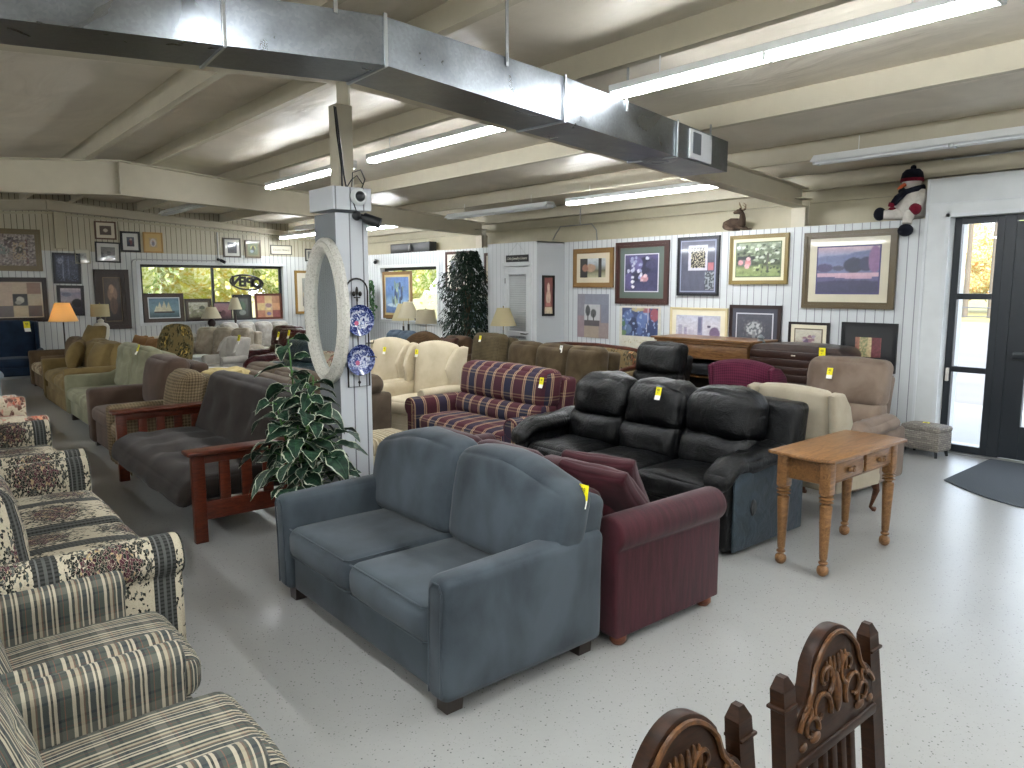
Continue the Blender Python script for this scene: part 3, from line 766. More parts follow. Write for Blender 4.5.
def sofa(name, label, cat, loc, rz, W, D, M, sh=.44, ah=.62, aw=.2, arm='roll', bh=.9, ns=2, nb=None, bt=.2, feet='block', Mf=None, skirt=0, Ms=None, Mb=None,
         group=None, arms=(1, 1), ct=.16, base=.08, tilt=.14, cpuff=.03, bpuff=.045, wr=.004, tuft=None, arch=0, slope=0, tight=False, cd=None, rollr=.085, lower=None, td=.03, ts=.05, crown=0, bw=0, pad=None, Mw=None, sidewrap=0, stuft=None, bz=.05, bcw=None, oslope=0, bshift=0):
    Ms = Ms or M; Mb = Mb or M; nb = nb or ns
    t = thing(name, label, cat, loc, rz, group)
    il = W/2-aw*arms[0]+.005; ir = W/2-aw*arms[1]+.005; iw = il+ir; ic = (ir-il)/2     # inner width
    cw = iw+.0
    zb = base
    MB().rbox((ic, .01, (zb+sh-ct)/2), (iw, D-.06, sh-ct-zb), r=.02, n=(3, 2, 2), k=2).build('base', M, t)
    if skirt:
        b = MB(); n = int(W*30)
        pts = lambda yy, s_: [(-W/2+.01+(W-.02)*k/n, yy+s_*.004*math.sin(k*1.7)) for k in range(n+1)]
        f = pts(-D/2+.018, 1); r_ = [(x, y+.012) for x, y in reversed(f)]
        b.prism(f+r_, .015, skirt, 'xy'); b.build('skirt', M, t)
    for sg, on in ((-1, arms[0]), (1, arms[1])):
        if on: arm_part(t, M, sg, W, D, aw, ah, arm, zb, slope, ARM_Y0, rollr=rollr, pad=pad, wr=wr)
    # back
    yb = D/2-bt/2-.02; hb = bh-(0 if tight else bz)
    fnb = lambda X, Y, Z: (X, Y+max(0, Z+ (hb-zb)/2-.3)*tilt, Z+arch*max(0, 1-(2*X/(W))**2)*sstep(0, .3, Z))
    bwid = (iw+bw) if bw else iw+.02
    MB().rbox((ic, yb+.01, (zb+hb)/2), (bwid if not sidewrap else W-.04, bt if tight else bt*.75, hb-zb), r=.06 if tight else .05, n=(8, 2, 8), puff=(0, .02, .01), wr=wr, tuft=tuft if tight else None, td=td, ts=ts, fn=fnb).build('backrest', Mb if tight else M, t)
    # seat cushions
    yf = -D/2+.01; sd = cd or (D-bt-.06)
    for i in range(ns):
        w_ = cw/ns; x = ic-cw/2+w_*(i+.5)
        MB().rbox((x, yf+sd/2, sh-ct/2), (w_-.006, sd, ct), r=.05, n=(6, 6, 2), puff=(.004, .02, cpuff), wr=wr, seed=i+3, ttuft=stuft, td=td*.7, ts=ts*1.4).build('seat_cushion', Ms, t)
    if not tight:
        for i in range(nb):
            bw_ = bcw or iw; w_ = bw_/nb; x = ic-bw_/2+w_*(i+.5); ch = bh-sh+.02; lh = 0
            if lower:
                lh = ch*lower
                MB().rbox((0, 0, 0), (w_-.01, bt*.95, lh+.05), r=.07, n=(8, 3, 5), puff=(.005, bpuff*1.3, .015), wr=wr*2, wf=7, seed=i+17, fn=lambda X, Y, Z: (X, Y+Z*tilt, Z)).build('lumbar_cushion', Mb, t).location = (x, yb-bt*.78, sh+lh/2)
            hc = ch-lh
            o = MB().rbox((0, 0, 0), (w_-.008, bt*.95, hc+(.04 if lower else 0)), r=.075, n=(9, 3, 8), puff=(.006, bpuff, .02), wr=wr*1.6, wf=6, seed=i+7, tuft=tuft, td=td, ts=ts,
                       fn=lambda X, Y, Z, s_=(-1 if i == 0 else 1 if i == nb-1 else 0): (X, Y+Z*tilt, Z-crown*(abs(2*X/w_)**2.5)*sstep(0, hc/2, Z)-oslope*sstep(-.1, .5, s_*X/w_)*sstep(-hc/2, hc/2, Z))).build('back_cushion', Mb, t)
            o.location = (x, yb-bt*.62+(.02 if lower else 0)+bshift, sh+lh+hc/2-.01)
    Mf = Mf or plain('241a14', .4)
    if feet:
        b = None
        for sx in (-1, 1):
            for sy in (-1, 1):
                b = MB(); px, py = sx*(W/2-.09), sy*(D/2-.09)
                if feet == 'block': b.prism([(-.035, 0), (.035, 0), (.045, zb+.02), (-.045, zb+.02)], -.04, .04)
                elif feet == 'bun': b.lathe([(.0, 0), (.03, 0), (.045, .02), (.045, .045), (.03, zb+.02)], 14)
                elif feet == 'leg': b.lathe([(.0, 0), (.014, 0), (.026, zb+.02)], 10)
                o = b.build('foot', Mf, t); o.location = (px, py, 0)
    return t
def piping(t, pts, m, r=.006, closed=True):
    return MB().tube(pts, r, 6, closed=closed).build('piping', m, t)
def throw_pillow(label, loc, rz, rx, s, m, t_=.13, group=None, cat='throw pillow', ry=0):
    b = MB().rbox((0, 0, s/2), (s, t_*.35, s), r=.02, n=(9, 1, 9), puff=(-.0, t_*.45, 0), fn=lambda X, Y, Z: (X*(1-.10*(1-(2*Z/s)**2)*abs(2*X/s)), Y, Z*(1-.10*(1-(2*X/s)**2)*abs(2*Z/s))), wr=.008, wf=7, seed=int(s*100))
    o = b.build('throw_pillow', m); o.rotation_euler = (rx, ry, rz); o.location = loc
    o['label'] = label; o['category'] = cat
    if group: o['group'] = group
    return o
def wing_chair(name, label, loc, rz, M, W=.78, D=.82, bh=1.05, sh=.46, Ml=None, skirt=0, legs='cabriole', arch=.05, flare=.05, group=None, arm_h=.62, tuftb=None, wing_drop=.12):
    t = thing(name, label, 'armchair', loc, rz, group); zb = (.24 if legs == 'cabriole' and not skirt else .16) if legs else .03
    MB().rbox((0, 0, (zb+sh-.14)/2), (W-.08, D-.1, sh-.14-zb), r=.025, n=(3, 3, 2)).build('base', M, t)
    MB().rbox((0, -.06, sh-.07), (W-.26, D-.2, .15), r=.05, n=(6, 6, 2), puff=(0, .015, .03)).build('seat_cushion', M, t)
    MB().rbox((0, D/2-.13, (bh+.28)/2), (W-.16, .13, bh-.28), r=.055, n=(8, 2, 8), puff=(0, .035, 0), tuft=tuftb, td=.025, ts=.03, fn=lambda X, Y, Z: (X, Y+(Z+.3)*.13, Z+arch*(1-(2*X/(W-.16))**2)*sstep(0, .3, Z))).build('backrest', M, t)
    for sg in (-1, 1):
        out = [(D/2-.06, sh-.05), (D/2+.05, bh-.02), (D/2-.02, bh), (D/2-.14, bh-.02), (D/2-.24, bh-wing_drop), (D/2-.30, bh-.26), (D/2-.26, arm_h+.06), (D/2-.28, sh-.05)]
        b = MB().prism(out, -.03, .03, 'yz', .028, 3); o = b.build('wing', M, t); o.location = (sg*(W/2-.09), 0, 0); o.rotation_euler = (0, 0, sg*-flare*3)
        arm_part(t, M, sg, W, D-.1, .13, arm_h, 'roll', zb, 0, .04, .062)
    Ml = Ml or wood('5a3420', '33190d')
    if skirt:
        b = MB(); n = 26; f = [(-W/2+.03+(W-.06)*k/n, -D/2+.045+.004*math.sin(k*1.9)) for k in range(n+1)]
        b.prism(f+[(x, y+.012) for x, y in reversed(f)], .015, .2, 'xy'); b.build('skirt', M, t)
    if legs:
        for sx in (-1, 1):
            b = MB()
            if legs == 'cabriole':
                b.tube([(0, 0, .29), (sx*.012, -.03, .22), (sx*.022, -.035, .17), (sx*.012, -.01, .09), (sx*.0, .0, .035), (sx*.015, -.03, .014), (sx*.017, -.045, .013)], [.032, .032, .026, .016, .012, .024, .012], 8)
            else: b.lathe([(0, 0), (.016, 0), (.028, .2)], 8)
            o = b.build('leg', Ml, t); o.location = (sx*(W/2-.09), -D/2+.09, 0)
            o = MB().tube([(0, 0, .30), (0, .07, .0)], [.024, .016], 4).build('leg', Ml, t); o.location = (sx*(W/2-.11), D/2-.12, 0)
    return t
def recliner(label, loc, rz, M, W=.88, D=.92, bh=1.05, sh=.46, ah=.62, aw=.2, tuft=None, M2=None, group=None, wr=.006, name='recliner', lower=.45):
    return sofa(name, label, 'recliner', loc, rz, W, D, M, sh=sh, ah=ah, aw=aw, arm='pad', bh=bh, ns=1, bt=.24, feet=None, base=.03, tilt=.2, cpuff=.04, bpuff=.05, wr=wr, lower=lower, Mb=M2, bcw=W-.16, bz=.12, group=group, tuft=tuft, bw=0)
FX, FE = -PI/2, PI/2     # facing -x (towards the aisle), facing +x
# ---- blue grey loveseat
M_bluev = fabric('424a50', '20262b', 2.6, 260, .8, .45, .15, (1, 1, .7))
t = sofa('loveseat', 'blue grey microsuede loveseat with two seat cushions standing on the speckled floor in front', 'loveseat', (2.06, 3.145, 0), FX, 1.66, .95, M_bluev, sh=.44, ah=.60, aw=.14, arm='track', bh=.925, bt=.24, base=.07, cd=.70, bpuff=.04, crown=.02, tilt=.16, wr=.003, slope=.025, cpuff=.018, ct=.17, sidewrap=1, bz=.15, bcw=1.67, oslope=.075, bshift=.065)
for i in range(2):
    x = -.69+.69*(i+.5); w = .335
    for z in (.438, .285):
        piping(t, [(x-w+.02, -.462, z), (x+w-.02, -.462, z), (x+w, -.44, z), (x+w, -.1, z)], M_bluev, .005, False)
for sg in (-1, 1):
    xx = sg*.76
    piping(t, [(xx-.042, -.474, .10), (xx-.042+sg*.004, -.474, .35), (xx-.042+sg*.018, -.475, .55), (xx-.02+sg*.02, -.475, .582), (xx+.02+sg*.02, -.475, .582), (xx+.042+sg*.018, -.475, .55), (xx+.042+sg*.004, -.474, .35), (xx+.042, -.474, .10)], M_bluev, .0045, False)
price_tag((2.385, 2.335, .785), FX, 'yellow price tag on the back corner of the blue grey loveseat', -.12, sc=1.15)
# ---- maroon sofa behind it
M_mar = fabric('38131a', '220a0f', 5, 200, .7, .5, .3, (1, 8, 1))
sofa('sofa', 'maroon corduroy rolled arm sofa standing back to back with the blue grey loveseat', 'sofa', (3.0, 3.35, 0), FE, 2.2, .88, M_mar, sh=.42, ah=.66, aw=.25, arm='roll', bh=.80, bt=.2, feet='bun', base=.05, ns=3, rollr=.095, Mf=wood('6b3a22', '3c1d10'))
throw_pillow('maroon throw pillow nearest the yellow tag, leaning on the maroon sofa back', (2.98, 2.60, .52), FE+.1, -.75, .44, M_mar, .16, 'maroon throw pillows')
throw_pillow('maroon throw pillow tipped against the other one, nearer the black leather sofa', (3.12, 2.78, .50), FE+.3, -.65, .44, M_mar, .16, 'maroon throw pillows')
# ---- black leather reclining sofa
M_blk = leather('08090a', '020203', .3, 8, .75)
t = sofa('reclining_sofa', 'black leather reclining sofa with three puffy seats beyond the maroon sofa', 'sofa', (4.50, 3.72, 0), FX, 2.16, .98, M_blk, sh=.46, ah=.62, aw=.2, arm='pad', bh=.98, bt=.27, feet=None, base=.03, ns=3, lower=.42, tilt=.2, wr=.013, cpuff=.045, bpuff=.06, sidewrap=1, crown=.045)
MB().rbox((1.072, .02, .29), (.02, .86, .52), r=.008, n=1, k=1).build('side_panel', leather('39444c', '2a3238', .4), t)
m = MB().lathe([(.0, 1.082), (.03, 1.082), (.036, 1.088), (.03, 1.096), (0, 1.097)], 16, 'y', (0, 0, 0), 1.6); o = m.build('recline_handle', M_black, t); o.rotation_euler = (0, 0, -PI/2); o.location = (0, -.2, .3)
price_tag((4.52, 3.63, .92), FX, 'yellow price tag on the middle back of the black leather sofa', -.25, sc=1.1)
# ---- plaid loveseat (maroon and navy)
NV = [(0, '451a24'), (.2, 'a58a6c'), (.235, '6d3c3c'), (.26, 'a58a6c'), (.3, '1d2338'), (.5, 'a58a6c'), (.535, '4a3b44'), (.56, 'a58a6c'), (.6, '451a24'), (.78, '1d2338'), (.81, '451a24')]
NV = [(0, '451a24'), (.36, 'a58a6c'), (.40, '5d3136'), (.43, 'a58a6c'), (.47, '1d2338'), (.82, 'a58a6c'), (.86, '38283a'), (.89, 'a58a6c'), (.93, '451a24')]
NH = [(0, '451a24'), (.30, 'b09a78'), (.33, '451a24'), (.37, 'b09a78'), (.40, '2a2232'), (.75, 'b09a78'), (.78, '2a2232'), (.82, 'b09a78'), (.85, '451a24')]
M_nav = plaid('maroon_navy_plaid', NV, NH, .30, .40, .22)
t = sofa('loveseat', 'maroon and navy plaid loveseat with rolled arms beside the black leather sofa', 'loveseat', (4.62, 5.80, 0), FX, 1.86, .95, M_nav, sh=.43, ah=.60, aw=.24, arm='roll', bh=.93, bt=.25, ns=1, nb=1, lower=.38, tilt=.15, bpuff=.06, feet='block', rollr=.1, sidewrap=0, cpuff=.03)
price_tag((4.68, 5.15, .84), FX, 'yellow price tag on the plaid loveseat back', -.2, sc=1.1)
# ---- cream wing chair behind the oak table
M_crm = fabric('9d9482', '8b8170', 5, 260, .85, .2, .3)
wing_chair('wing_chair', 'cream wing chair seen from behind, standing beyond the oak side table', (5.56, 2.86, 0), FE-.12, M_crm, .78, .74, 1.0, arch=.02)
# ---- tan recliner
M_tan = fabric('75665a', '594b40', 4, 240, .8, .35, .3)
t = recliner('tan microsuede rocker recliner with a padded arm near the entrance wall', (6.55, 3.22, 0), FX, M_tan, .90, .95, 1.06, .46, .58, .17, lower=.4)
price_tag((6.58, 3.31, .95), FX, 'yellow price tag on the tan recliner back', -.25, sc=1.1)
# ---- burgundy barrel chair, black recliner
M_burgw = weave('5a2036', '380f20', 130)
wing_chair('barrel_chair', 'burgundy patterned armchair seen from behind between the black leather sofa and the dark chest', (6.85, 4.16, 0), FE, M_burgw, .86, .78, .98, arch=.06, wing_drop=.1, flare=.0)
recliner('black leather recliner with a ribbed lower back in front of the oak mantel', (6.72, 5.48, 0), FX, M_blk, .80, .84, 1.07, .46, .6, .2, lower=.5, wr=.01)
# ---- olive sofa and neighbours
M_olv = fabric('4d412f', '352a1b', 5, 220, .85, .3, .3)
t = sofa('sofa', 'olive brown sofa with three tufted back cushions below the purple tree print', 'sofa', (6.38, 6.95, 0), FX, 2.1, .92, M_olv, sh=.45, ah=.62, aw=.2, arm='roll', bh=1.0, ns=3, bt=.24, tuft=[(0, -.15)], td=.06, ts=.07, bpuff=.05)
price_tag((6.47, 6.75, .96), FX, 'white price tag hanging on the olive brown sofa', -.2, white=True)
M_olw = weave('5f543e', '332a1a', 150)
t = sofa('armchair', 'olive fleck patterned armchair beside the olive brown sofa, with a yellow tag', 'armchair', (6.60, 8.62, 0), FX, .96, .92, M_olw, sh=.46, ah=.60, aw=.15, arm='track', bh=1.05, ns=1, bt=.22, wr=.003)
price_tag((6.66, 8.67, .98), FX, 'yellow price tag on the olive fleck patterned armchair', -.2)
M_carv = floral('tapestry_dark', '6a5a3e', '2f2a1c', '7a4a34', 'a88a5c', None, .3, 1.0)
t = sofa('settee', 'carved wood settee in dark floral tapestry against the wall behind the olive brown sofa', 'settee', (7.50, 7.45, 0), FX, 1.9, .64, M_carv, sh=.46, ah=.62, aw=.14, arm='track', bh=.86, ns=2, bt=.16, tight=True, arch=.03)
b = MB(); b.tube([(-1.02, .30, .86), (-.6, .32, .90), (0, .32, .915), (.6, .32, .90), (1.02, .30, .86), (1.07, .26, .78), (1.08, 0, .72), (1.08, -.32, .68), (1.1, -.4, .6)], .032, 8); b.build('carved_rail', wood('4b2415', '2a120a'), t)
b = MB(); b.sphere((1.08, -.42, .66), .06, 12, 8); b.tube([(1.06, -.4, .1), (1.08, -.38, .35), (1.06, -.4, .62)], .035, 8); b.build('carved_scroll', wood('4b2415', '2a120a'), t)
# ---- cream wing chairs (pair)
M_crm2 = fabric('c9bda4', 'b5a88d', 4, 240, .9, .1, .15)
a = wing_chair('wing_chair', 'cream wing chair next to the plaid loveseat, the nearer of the pair', (4.72, 7.36, 0), FX+.25, M_crm2, .8, .84, 1.06, skirt=1, arch=.05, flare=.06, wing_drop=.14, group='pair of cream wing chairs')
dup(a, 'cream wing chair farther from the plaid loveseat, the one beside the column plates', (4.62, 8.30, 0), FX+.2, 'pair of cream wing chairs')
price_tag((4.90, 7.65, .94), FX+.25, 'yellow price tag on the nearer cream wing chair', -.15); price_tag((4.85, 8.33, .93), FX+.2, 'yellow price tag on the farther cream wing chair', -.15)
# ---- brown chenille round-back chair, brown sofa, denim sofa, cream recliner, dark floral sofa
M_chen = weave('5f4a33', '3c2c1b', 180)
wing_chair('armchair', 'brown chenille armchair with a round arched back behind the cream wing chairs', (6.0, 9.75, 0), FX, M_chen, 1.12, .92, .93, skirt=1, arch=.14, flare=.0)
M_brn = fabric('54402f', '37281c', 5, 220, .85, .3)
sofa('sofa', 'dark brown sofa beside the ficus tree, behind the olive fleck armchair', 'sofa', (6.98, 9.95, 0), FX, 1.0, .9, M_brn, sh=.45, ah=.68, aw=.2, bh=.93, ns=1, bt=.22)
throw_pillow('brown throw pillow with fringe on the dark brown sofa', (6.82, 9.85, .52), FX, -.3, .44, plain('4a2f24', .9), .18)
M_den = fabric('5b6a78', '44515f', 5, 240, .85, .1)
sofa('sofa', 'faded blue denim sofa below the east window beside the ficus', 'sofa', (6.80, 11.40, 0), FX, 1.2, .9, M_den, sh=.45, ah=.66, aw=.2, bh=.96, ns=2, bt=.22)
recliner('cream recliner below the blue framed print', (6.35, 12.5, 0), FX+.2, fabric('d2c49c', 'b8a87e', 5), .86, .9, 1.02)
M_dkf = floral('dark_floral', '4a3d34', '201a16', '6b4a40', '8a6a58', None, .25, 1.4)
sofa('sofa', 'dark floral sofa in the far corner right of the mirror', 'sofa', (7.6, 15.5, 0), FX, 1.8, .9, M_dkf, sh=.45, ah=.62, aw=.2, bh=.95, ns=2, bt=.24)
sofa('sofa', 'white slipcovered sofa in front of the dark floral sofa', 'sofa', (6.9, 13.95, 0), FX, 1.1, .85, fabric('c9c6bd', 'b0aca2', 5), sh=.45, ah=.62, aw=.2, bh=.85, ns=2)
# ---- taupe loveseat around the column, striped ottoman
M_tau = fabric('5c5043', '463b30', 4, 240, .85, .3)
t = sofa('sofa', 'taupe sofa standing behind the white column, facing the plaid loveseat', 'sofa', (3.60, 7.95, 0), FE, 1.95, 1.10, M_tau, sh=.44, ah=.62, aw=.16, arm='track', bh=.86, ns=2, bt=.26, cpuff=.04, bpuff=.06)
MB().rbox((0, 0, 0), (.5, .34, .2), r=.09, n=(6, 5, 2), puff=(.01, .01, .03), wr=.008).build('arm_cushion', M_tau, t).location = (-.74, -.30, .70)
ST = [(0, '8d8066'), (.2, 'b3a88f'), (.3, '6c6350'), (.4, 'b3a88f'), (.55, '8d8066'), (.7, '4f4a3d'), (.75, 'b3a88f'), (.9, '8d8066')]
M_str = plaid('beige_stripe', ST, ST, .12, 9, .05)
t = thing('ottoman', 'beige striped ottoman with a gathered skirt on the floor behind the white column', 'ottoman', (3.38, 5.95, 0), 0)
MB().rbox((0, 0, .335), (.62, .5, .13), r=.05, n=4, puff=(0, 0, .02)).build('cushion', M_str, t)
MB().rbox((0, 0, .142), (.58, .46, .264), r=.02, n=(14, 12, 3), k=2, fn=lambda X, Y, Z: (X*(1+.03*(-Z/.15)), Y*(1+.03*(-Z/.15)), Z), wr=.012, wf=16).build('skirt', M_str, t)
# ---- second rank behind the futon row
M_grn = leather('26343a', '141d20', .3, 7, .6)
recliner('dark green leather armchair behind the variegated plant', (4.45, 10.15, 0), FX, M_grn, 1.25, .92, .98, .46, .62, .24, lower=.42, wr=.01)
M_bur = leather('48151b', '2a0b0f', .3, 7, .6)
a = recliner('burgundy leather recliner with two yellow tags behind the plant top', (4.85, 11.5, 0), FX+.1, M_bur, .95, .95, 1.03, .46, .62, .2, lower=.45, wr=.01, group='burgundy leather recliners')
dup(a, 'burgundy leather recliner standing next to the white tufted chair', (5.2, 12.62, 0), FX+.1, 'burgundy leather recliners')
price_tag((4.90, 11.41, .98), FX, 'yellow price tag on the burgundy recliner, nearer the mirror', -.2, sc=1.5); price_tag((4.86, 11.73, .94), FX, 'yellow price tag on the burgundy recliner, farther from the mirror', -.2, sc=1.5)
M_slv = leather('b5aa98', '8f8676', .35, 6, .5); M_wht = fabric('c6c2ba', 'aba79e', 5)
sofa('sofa', 'light taupe leather sofa with channelled back cushions below the gable window', 'sofa', (4.75, 14.35, 0), FX+.45, 1.75, .95, M_slv, sh=.45, ah=.64, aw=.22, arm='pad', bh=.96, ns=2, nb=3, bt=.24, feet=None, base=.03, wr=.008)
sofa('sofa', 'silvery leather sofa behind the light taupe one, closest to the gable wall', 'sofa', (6.1, 15.75, 0), .0, 1.9, .95, leather('b9b4ab', '8f8b84', .3, 6, .5), sh=.45, ah=.64, aw=.22, arm='pad', bh=.98, ns=3, nb=4, bt=.24, feet=None, base=.03, wr=.008)
wing_chair('armchair', 'white tufted armless looking chair with a yellow tag beside the burgundy recliners', (4.28, 12.62, 0), FX+.2, M_wht, .66, .62, .92, arch=0, flare=0, tuftb=[(-.4, .4), (0, .4), (.4, .4), (-.2, 0), (.2, 0), (-.4, -.4), (.4, -.4)])
price_tag((4.46, 12.42, .86), FX+.1, 'yellow price tag on the white tufted chair', -.2, sc=1.7)
M_agf = floral('olive_floral', '6a5c3a', '2f2c18', '8a7236', 'b59b56', None, .3, 1.0)
t = thing('accent_chair', 'olive floral accent chair with a tall rounded back and thin legs', 'chair', (3.2, 12.1, 0), FX+.9)
MB().rbox((0, 0, .42), (.6, .58, .13), r=.05, n=4, puff=(0, 0, .02)).build('seat', M_agf, t)
MB().rbox((0, .3, .80), (.56, .12, .66), r=.055, n=(6, 2, 7), puff=(0, .02, 0), fn=lambda X, Y, Z: (X*(1-.25*sstep(.1, .35, Z)), Y+(Z+.3)*.35, Z+.05*(1-(X/.28)**2)*sstep(0, .3, Z))).build('backrest', M_agf, t)
for sx in (-1, 1):
    for sy in (-1, 1): MB().tube([(sx*.24, sy*.23, .36), (sx*.25, sy*.27, 0)], [.022, .013], 8).build('leg', wood('4b2a18', '2a150b'), t)
# ---- the row facing the aisle
# futon: mission arms with slats, charcoal mattress
M_fw = wood('5a2614', '341208', .35, (4, 4, 28)); M_fut = fabric('2c2521', '1b1613', 4, 200, .85, .4, .35)
t = thing('futon', 'futon with charcoal mattress on a reddish mission style wooden frame facing the aisle', 'futon', (1.96, 6.27, 0), FX)
for sg in (-1, 1):
    a = MB().rbox((sg*1.08, -.02, .635), (.15, .96, .03), r=.01, n=1, k=2, fn=lambda X, Y, Z: (X, Y, Z+.012*math.cos(Y*3))).build('arm', M_fw, t)
    b = MB().box((sg*1.08, -.42, .31), (.055, .085, .62)); b.build('post', M_fw, a); MB().box((sg*1.08, .36, .31), (.055, .085, .62)).build('post', M_fw, a)
    MB().box((sg*1.08, -.02, .22), (.03, .74, .13)).build('rail', M_fw, a); MB().box((sg*1.08, -.02, .585), (.03, .74, .06)).build('rail', M_fw, a)
    for k in range(4): MB().box((sg*1.08, -.24+k*.155, .42), (.018, .075, .3)).build('slat', M_fw, a)
MB().rbox((0, -.1, .385), (2.06, .86, .17), r=.07, n=(20, 9, 2), puff=(.01, .02, .03), wr=.016, wf=6, ttuft=[(x, y) for x in (-.75, -.35, .05, .45, .82) for y in (-.4, .35)], td=.05, ts=.09, fn=lambda X, Y, Z: (X, Y, Z-.07*sstep(.28, .45, -Y)-.02)).build('mattress_seat', M_fut, t)
MB().rbox((0, .36, .68), (2.06, .18, .56), r=.07, n=(20, 3, 7), puff=(.01, .04, .02), wr=.014, wf=6, tuft=[(x, 0) for x in (-.7, -.25, .2, .65)], td=.05, ts=.09, fn=lambda X, Y, Z: (X, Y+Z*.35, Z)).build('mattress_back', M_fut, t)
MB().tube([(-1.0, -.44, .30), (1.0, -.44, .30)], .012, 8).build('metal_rail', plain('b9b9b6', .3, 1), t); MB().box((0, .42, .28), (2.08, .03, .1)).build('back_rail', M_fw, t)
M_dia = weave('7d6e56', '453826', 105)
t = sofa('armchair', 'tan armchair patterned with small dark lattice, wedged between futon and brown chair', 'armchair', (2.06, 7.86, 0), FX, .86, .92, M_dia, sh=.43, ah=.58, aw=.15, arm='track', bh=.90, ns=1, bt=.22, skirt=.2, base=.04, feet=None, bpuff=.07)
M_br = fabric('4f4036', '3a2d25', 3, 240, .8, .4)
sofa('loveseat', 'brown velvet sofa with a big plush back cushion between the sage and lattice pieces', 'loveseat', (2.12, 8.82, 0), FX, 1.02, 1.0, M_br, sh=.46, ah=.64, aw=.2, arm='track', bh=.98, ns=1, nb=1, bt=.26, arms=(1, 0), cpuff=.03, bpuff=.07, base=.05)
M_sage = fabric('86856f', '6c6b56', 4, 240, .9, .2)
sofa('loveseat', 'sage green loveseat with biscuit tufted back between the brown sofa and the tan plush one', 'loveseat', (2.20, 10.45, 0), FX, 1.75, .95, M_sage, sh=.43, ah=.60, aw=.1, arm='slope', bh=.99, ns=2, bt=.2, base=.08, tuft=[(x, z) for x in (-.6, 0, .6) for z in (-.3, .4)], td=.07, ts=.075, stuft=[(-.4, -.4), (.4, -.4), (-.4, .3), (.4, .3)], cpuff=.03)
price_tag((2.36, 10.1, .96), FX, 'yellow price tag on the sage green loveseat', -.3, sc=1.4)
M_tpl = fabric('786641', '5d4d2e', 4, 240, .85, .3)
t = sofa('loveseat', 'tan gold plush loveseat with loose pillows and rounded seat cushions along the aisle', 'loveseat', (2.30, 12.72, 0), FX, 2.05, 1.0, M_tpl, sh=.46, ah=.64, aw=.22, arm='roll', bh=.93, ns=2, bt=.26, base=.04, feet=None, cpuff=.075, bpuff=.10, skirt=.22)
for i, (x, y, z, s, r_, lb) in enumerate([(2.25, 12.1, .5, .48, .2, 'tan gold pillow at the near end of the plush loveseat'), (2.12, 13.15, .5, .46, -.25, 'tan gold pillow standing at the far arm of the plush loveseat'), (2.42, 13.35, .72, .46, .3, 'tan gold pillow perched highest at the back of the plush loveseat'), (2.36, 12.62, .52, .46, 0, 'tan gold pillow in the middle of the plush loveseat')]):
    throw_pillow(lb, (x, y, z), FX+r_, -.35, s, M_tpl, .22, 'tan gold pillows on the plush loveseat')
M_bw = floral('brown_white_floral', 'b5a58a', '5a4a38', '7d5a3c', 'c9b28a', None, .3, 1.3)
t = sofa('sofa', 'brown chenille sofa with pale floral front panels, last in the aisle row', 'sofa', (2.34, 14.86, 0), FX, 1.6, .95, fabric('66543f', '4b3c2c', 4), sh=.44, ah=.64, aw=.24, arm='roll', bh=.86, ns=1, bt=.24, base=.04, Ms=M_bw, feet='block')
M_rust = fabric('93704c', '755436', 5)
sofa('sofa', 'camel tan sofa behind the tan gold loveseat', 'sofa', (3.55, 14.0, 0), FX, 1.5, .85, fabric('8d7a62', '6f5e49', 4), sh=.44, ah=.6, aw=.2, bh=.78, ns=2, bt=.22)
for i, (x, y) in enumerate([(3.36, 13.62), (3.36, 14.1), (3.36, 14.5)]):
    throw_pillow(['rust orange pillow at the near end of the camel tan sofa', 'rust orange pillow in the middle of the camel tan sofa', 'rust orange pillow at the far end of the camel tan sofa'][i], (x, y, .5), FX+.2, -.3, .42, M_rust, .16, 'rust orange pillows')
M_bwc = fabric('1c2a3c', '101926', 4, 240, .85, .3)
wing_chair('wing_chair', 'navy blue wing chair with a yellow tag at the aisle end below the patchwork print', (1.72, 16.25, 0), -.12, M_bwc, .92, .84, 1.12, skirt=0, legs='taper', arch=.03, flare=.02)
price_tag((1.92, 15.95, 1.02), 0, 'yellow price tag on the navy blue wing chair', -.1, sc=2.0)
# throw draped on the brown sofa back
b = MB().rbox((0, 0, 0), (.5, .34, .1), r=.04, n=(8, 6, 2), wr=.03, wf=9); o = b.build('throw_blanket', fabric('b8a777', '968556', 12)); tag(o, 'pale yellow knitted throw heaped behind the lattice armchair', 'blanket', None, (2.80, 8.3, .80), .3)
t = thing('side_table', 'small taupe end table holding the throw behind the brown sofa', 'table', (2.80, 8.3, 0)); MB().box((0, 0, .72), (.5, .42, .03)).build('tabletop', plain('7d7468', .5), t)
for sx in (-1, 1):
    for sy in (-1, 1): MB().box((sx*.21, sy*.17, .355), (.04, .04, .71)).build('leg', plain('7d7468', .5), t)
